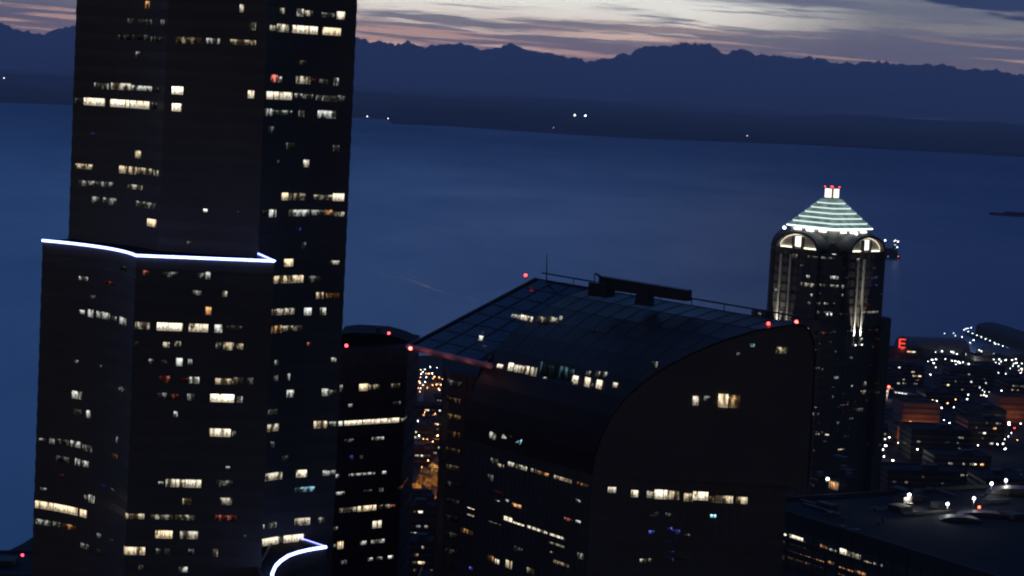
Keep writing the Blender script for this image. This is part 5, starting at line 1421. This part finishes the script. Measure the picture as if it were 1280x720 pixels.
# clear dusk sky behind the clouds: bright towards the sunset, blue away from it
glow = ramp(el, [(-1, (150, 120, 125)), (.9, (214, 166, 146)), (1.25, (224, 190, 168)), (1.7, (240, 225, 203)), (2.2, (250, 246, 230)), (3.0, (235, 236, 226)), (3.6, (150, 168, 185)), (4.6, (48, 70, 126)), (9, (46, 76, 146)), (14, (92, 154, 240)), (30, (92, 154, 236))])
side = ramp(el, [(-1, (120, 100, 118)), (.9, (190, 148, 128)), (1.5, (146, 130, 116)), (2.2, (128, 126, 118)), (3.2, (104, 114, 124)), (4.2, (46, 58, 100)), (9, (42, 62, 118)), (15, (52, 84, 156)), (28, (52, 86, 156))])
far = ramp(el, [(-1, (112, 98, 78)), (6, (98, 88, 74)), (16, (74, 72, 68)), (34, (46, 50, 66))])
azr = g.m('ABSOLUTE', g.m('SUBTRACT', az, 1.0))
azs = g.mix(g.mr(az, 4.0, 9.5), glow, side)
azs = g.mix(g.m('MULTIPLY', g.mr(az, -7.0, -14.0), g.mr(el, 4, 8, 1, 0)), azs, side)
low = g.mix(g.mr(azr, 32, 85), azs, far)
high = ramp(el, [(24, (56, 88, 158)), (40, (44, 70, 144)), (65, (36, 58, 126)), (90, (34, 54, 118))])
high = g.mix(g.m('MULTIPLY', g.mr(azr, 50, 110), g.mr(el, 75, 40)), high, ramp(el, [(24, (54, 56, 62)), (50, (40, 48, 74)), (90, (34, 54, 118))]))
base = g.mix(g.mr(el, 26, 38), low, high)
# cloud streaks, longer than tall and slightly tilted
tilt = g.m('ADD', el, g.m('MULTIPLY', az, .028))
w1 = g.noise(g.xyz(g.m('MULTIPLY', az, .35), g.m('MULTIPLY', tilt, 1.1), 1.3), 1.0, 3, .55)
pc = g.xyz(g.m('MULTIPLY', az, .22), g.m('ADD', g.m('MULTIPLY', tilt, 4.6), g.m('MULTIPLY', w1, 1.6)), 4.0)
c1 = g.noise(pc, 1.0, 6, .58, .25)
pc2 = g.xyz(g.m('MULTIPLY', az, .5), g.m('MULTIPLY', tilt, 7.5), 9.0)
c2 = g.noise(pc2, 1.0, 5, .6, .5)
# cover: dense low down and to the right, thin in the bright gap
cov = g.m('ADD', g.mr(el, 1.55, 2.15, .13, -.10), g.m('ADD', g.mr(az, 3.5, 8, 0, .12), g.mr(az, -3, -9, 0, .06)))
dens = g.mr(g.m('ADD', g.m('ADD', c1, cov), g.m('MULTIPLY', g.m('SUBTRACT', c2, .5), .35)), .47, .62)
ccol = ramp(el, [(.5, (114, 98, 98)), (1.2, (80, 80, 92)), (1.7, (98, 96, 102)), (2.3, (116, 116, 116)), (3.5, (70, 86, 124)), (5, (42, 56, 100)), (9, (48, 72, 124)), (20, (76, 120, 184))])
ccol = g.mix(g.mr(az, 7, 13, 0, .55), ccol, (*srgb(88, 92, 98),))
fade = g.mr(el, 12, 22, .85, 0)
base = g.mix(g.m('MULTIPLY', dens, fade), base, ccol)
# pink underlit streaks near the horizon
pk = g.mr(g.noise(g.xyz(g.m('MULTIPLY', az, .16), g.m('MULTIPLY', tilt, 6.2), 17.0), 1.0, 3, .5), .52, .62)
pk = g.m('MULTIPLY', pk, g.m('MULTIPLY', g.mr(el, 2.0, 1.3, 0, .65), g.mr(azr, 40, 20)))
base = g.mix(pk, base, srgb(226, 176, 146))
# dark blue bank, upper right, and a grey one over the bright gap
bk = g.m('MULTIPLY', g.mr(g.m('ADD', g.m('MULTIPLY', g.m('SUBTRACT', az, 9.6), .11), g.m('ADD', g.m('MULTIPLY', g.m('SUBTRACT', tilt, 2.98), .9), g.m('MULTIPLY', g.m('SUBTRACT', c2, .5), 1.0))), -.02, .22), g.mr(el, 12, 7))
base = g.mix(g.m('MULTIPLY', bk, .93), base, srgb(20, 36, 62))
bk2 = g.m('MULTIPLY', g.mr(g.m('ADD', g.m('MULTIPLY', g.m('SUBTRACT', tilt, 2.5), 1.2), g.m('MULTIPLY', g.m('SUBTRACT', c2, .5), .9)), 0, .2), g.m('MULTIPLY', g.mr(az, 3.2, 5.6), g.mr(az, 9.5, 7.4)))
base = g.mix(g.m('MULTIPLY', bk2, .75), base, srgb(94, 96, 108))
DEN = 2.45e-5       # the air between here and the sky dims it; what leaves the sky is brighter by that much
path = g.m('MINIMUM', g.m('DIVIDE', 2350.0, g.m('MAXIMUM', g.m('SINE', g.m('MULTIPLY', el, PI/180)), .001)), 72000.0)
gain = g.m('MULTIPLY', g.m('EXPONENT', g.m('MULTIPLY', path, DEN*.86)), g.mr(el, 3.2, 5, .92, 1))
vsn = g.n('ShaderNodeVectorMath', operation='SCALE'); g.l(base, vsn.inputs[0]); g.l(gain, vsn.inputs[3])
below = g.mix(g.mr(el, -3, 0), (.004, .004, .005), vsn.outputs[0])
nis = g.n('ShaderNodeTexSky', sky_type='NISHITA'); nis.sun_disc = False; nis.sun_elevation = R(-3); nis.sun_rotation = R(0); nis.altitude = 200
bg1 = g.n('ShaderNodeBackground'); g.l(nis.outputs[0], bg1.inputs[0]); bg1.inputs[1].default_value = .01
bg2 = g.n('ShaderNodeBackground'); g.l(below, bg2.inputs[0]); bg2.inputs[1].default_value = 1.0
ad = g.n('ShaderNodeAddShader'); g.l(bg1.outputs[0], ad.inputs[0]); g.l(bg2.outputs[0], ad.inputs[1]); g.l(ad.outputs[0], out.inputs[0])
world.cycles.sampling_method = 'MANUAL'; world.cycles.sample_map_resolution = 1024

sun = bpy.data.lights.new('sun', 'SUN'); sun.energy = .006; sun.angle = R(12); sun.color = (1, .75, .6)
so_ = bpy.data.objects.new('sun', sun); C.objects.link(so_)
so_.rotation_euler = Vector((-.02, -1, -.06)).to_track_quat('-Z', 'Y').to_euler()

m, nt = new_mat('air'); g = N(nt)
out = g.n('ShaderNodeOutputMaterial'); v = g.n('ShaderNodeVolumePrincipled')
v.inputs['Color'].default_value = (.72, .84, 1, 1); v.inputs['Density'].default_value = DEN; v.inputs['Anisotropy'].default_value = 0.0
g.l(v.outputs[0], out.inputs['Volume'])
MAT['air'] = m
if HAZE:
    hz = MB(); hz.box((0, 35500, 1300-9+5), (94000, 80000, 2640)); ho_ = hz.build('haze', 'air'); ho_['kind'] = 'stuff'

sc.render.engine = 'CYCLES'
cy = sc.cycles
cy.max_bounces = 5; cy.diffuse_bounces = 2; cy.glossy_bounces = 3; cy.transmission_bounces = 2; cy.volume_bounces = 1; cy.transparent_max_bounces = 6
cy.caustics_reflective = False; cy.caustics_refractive = False; cy.sample_clamp_indirect = 2.0; cy.sample_clamp_direct = 0
cy.use_denoising = True; cy.filter_width = 1.8
try: cy.use_light_tree = True
except Exception: pass
vs = sc.view_settings; vs.view_transform = 'Standard'; vs.look = 'None'; vs.exposure = 0; vs.gamma = 1; vs.use_curve_mapping = False
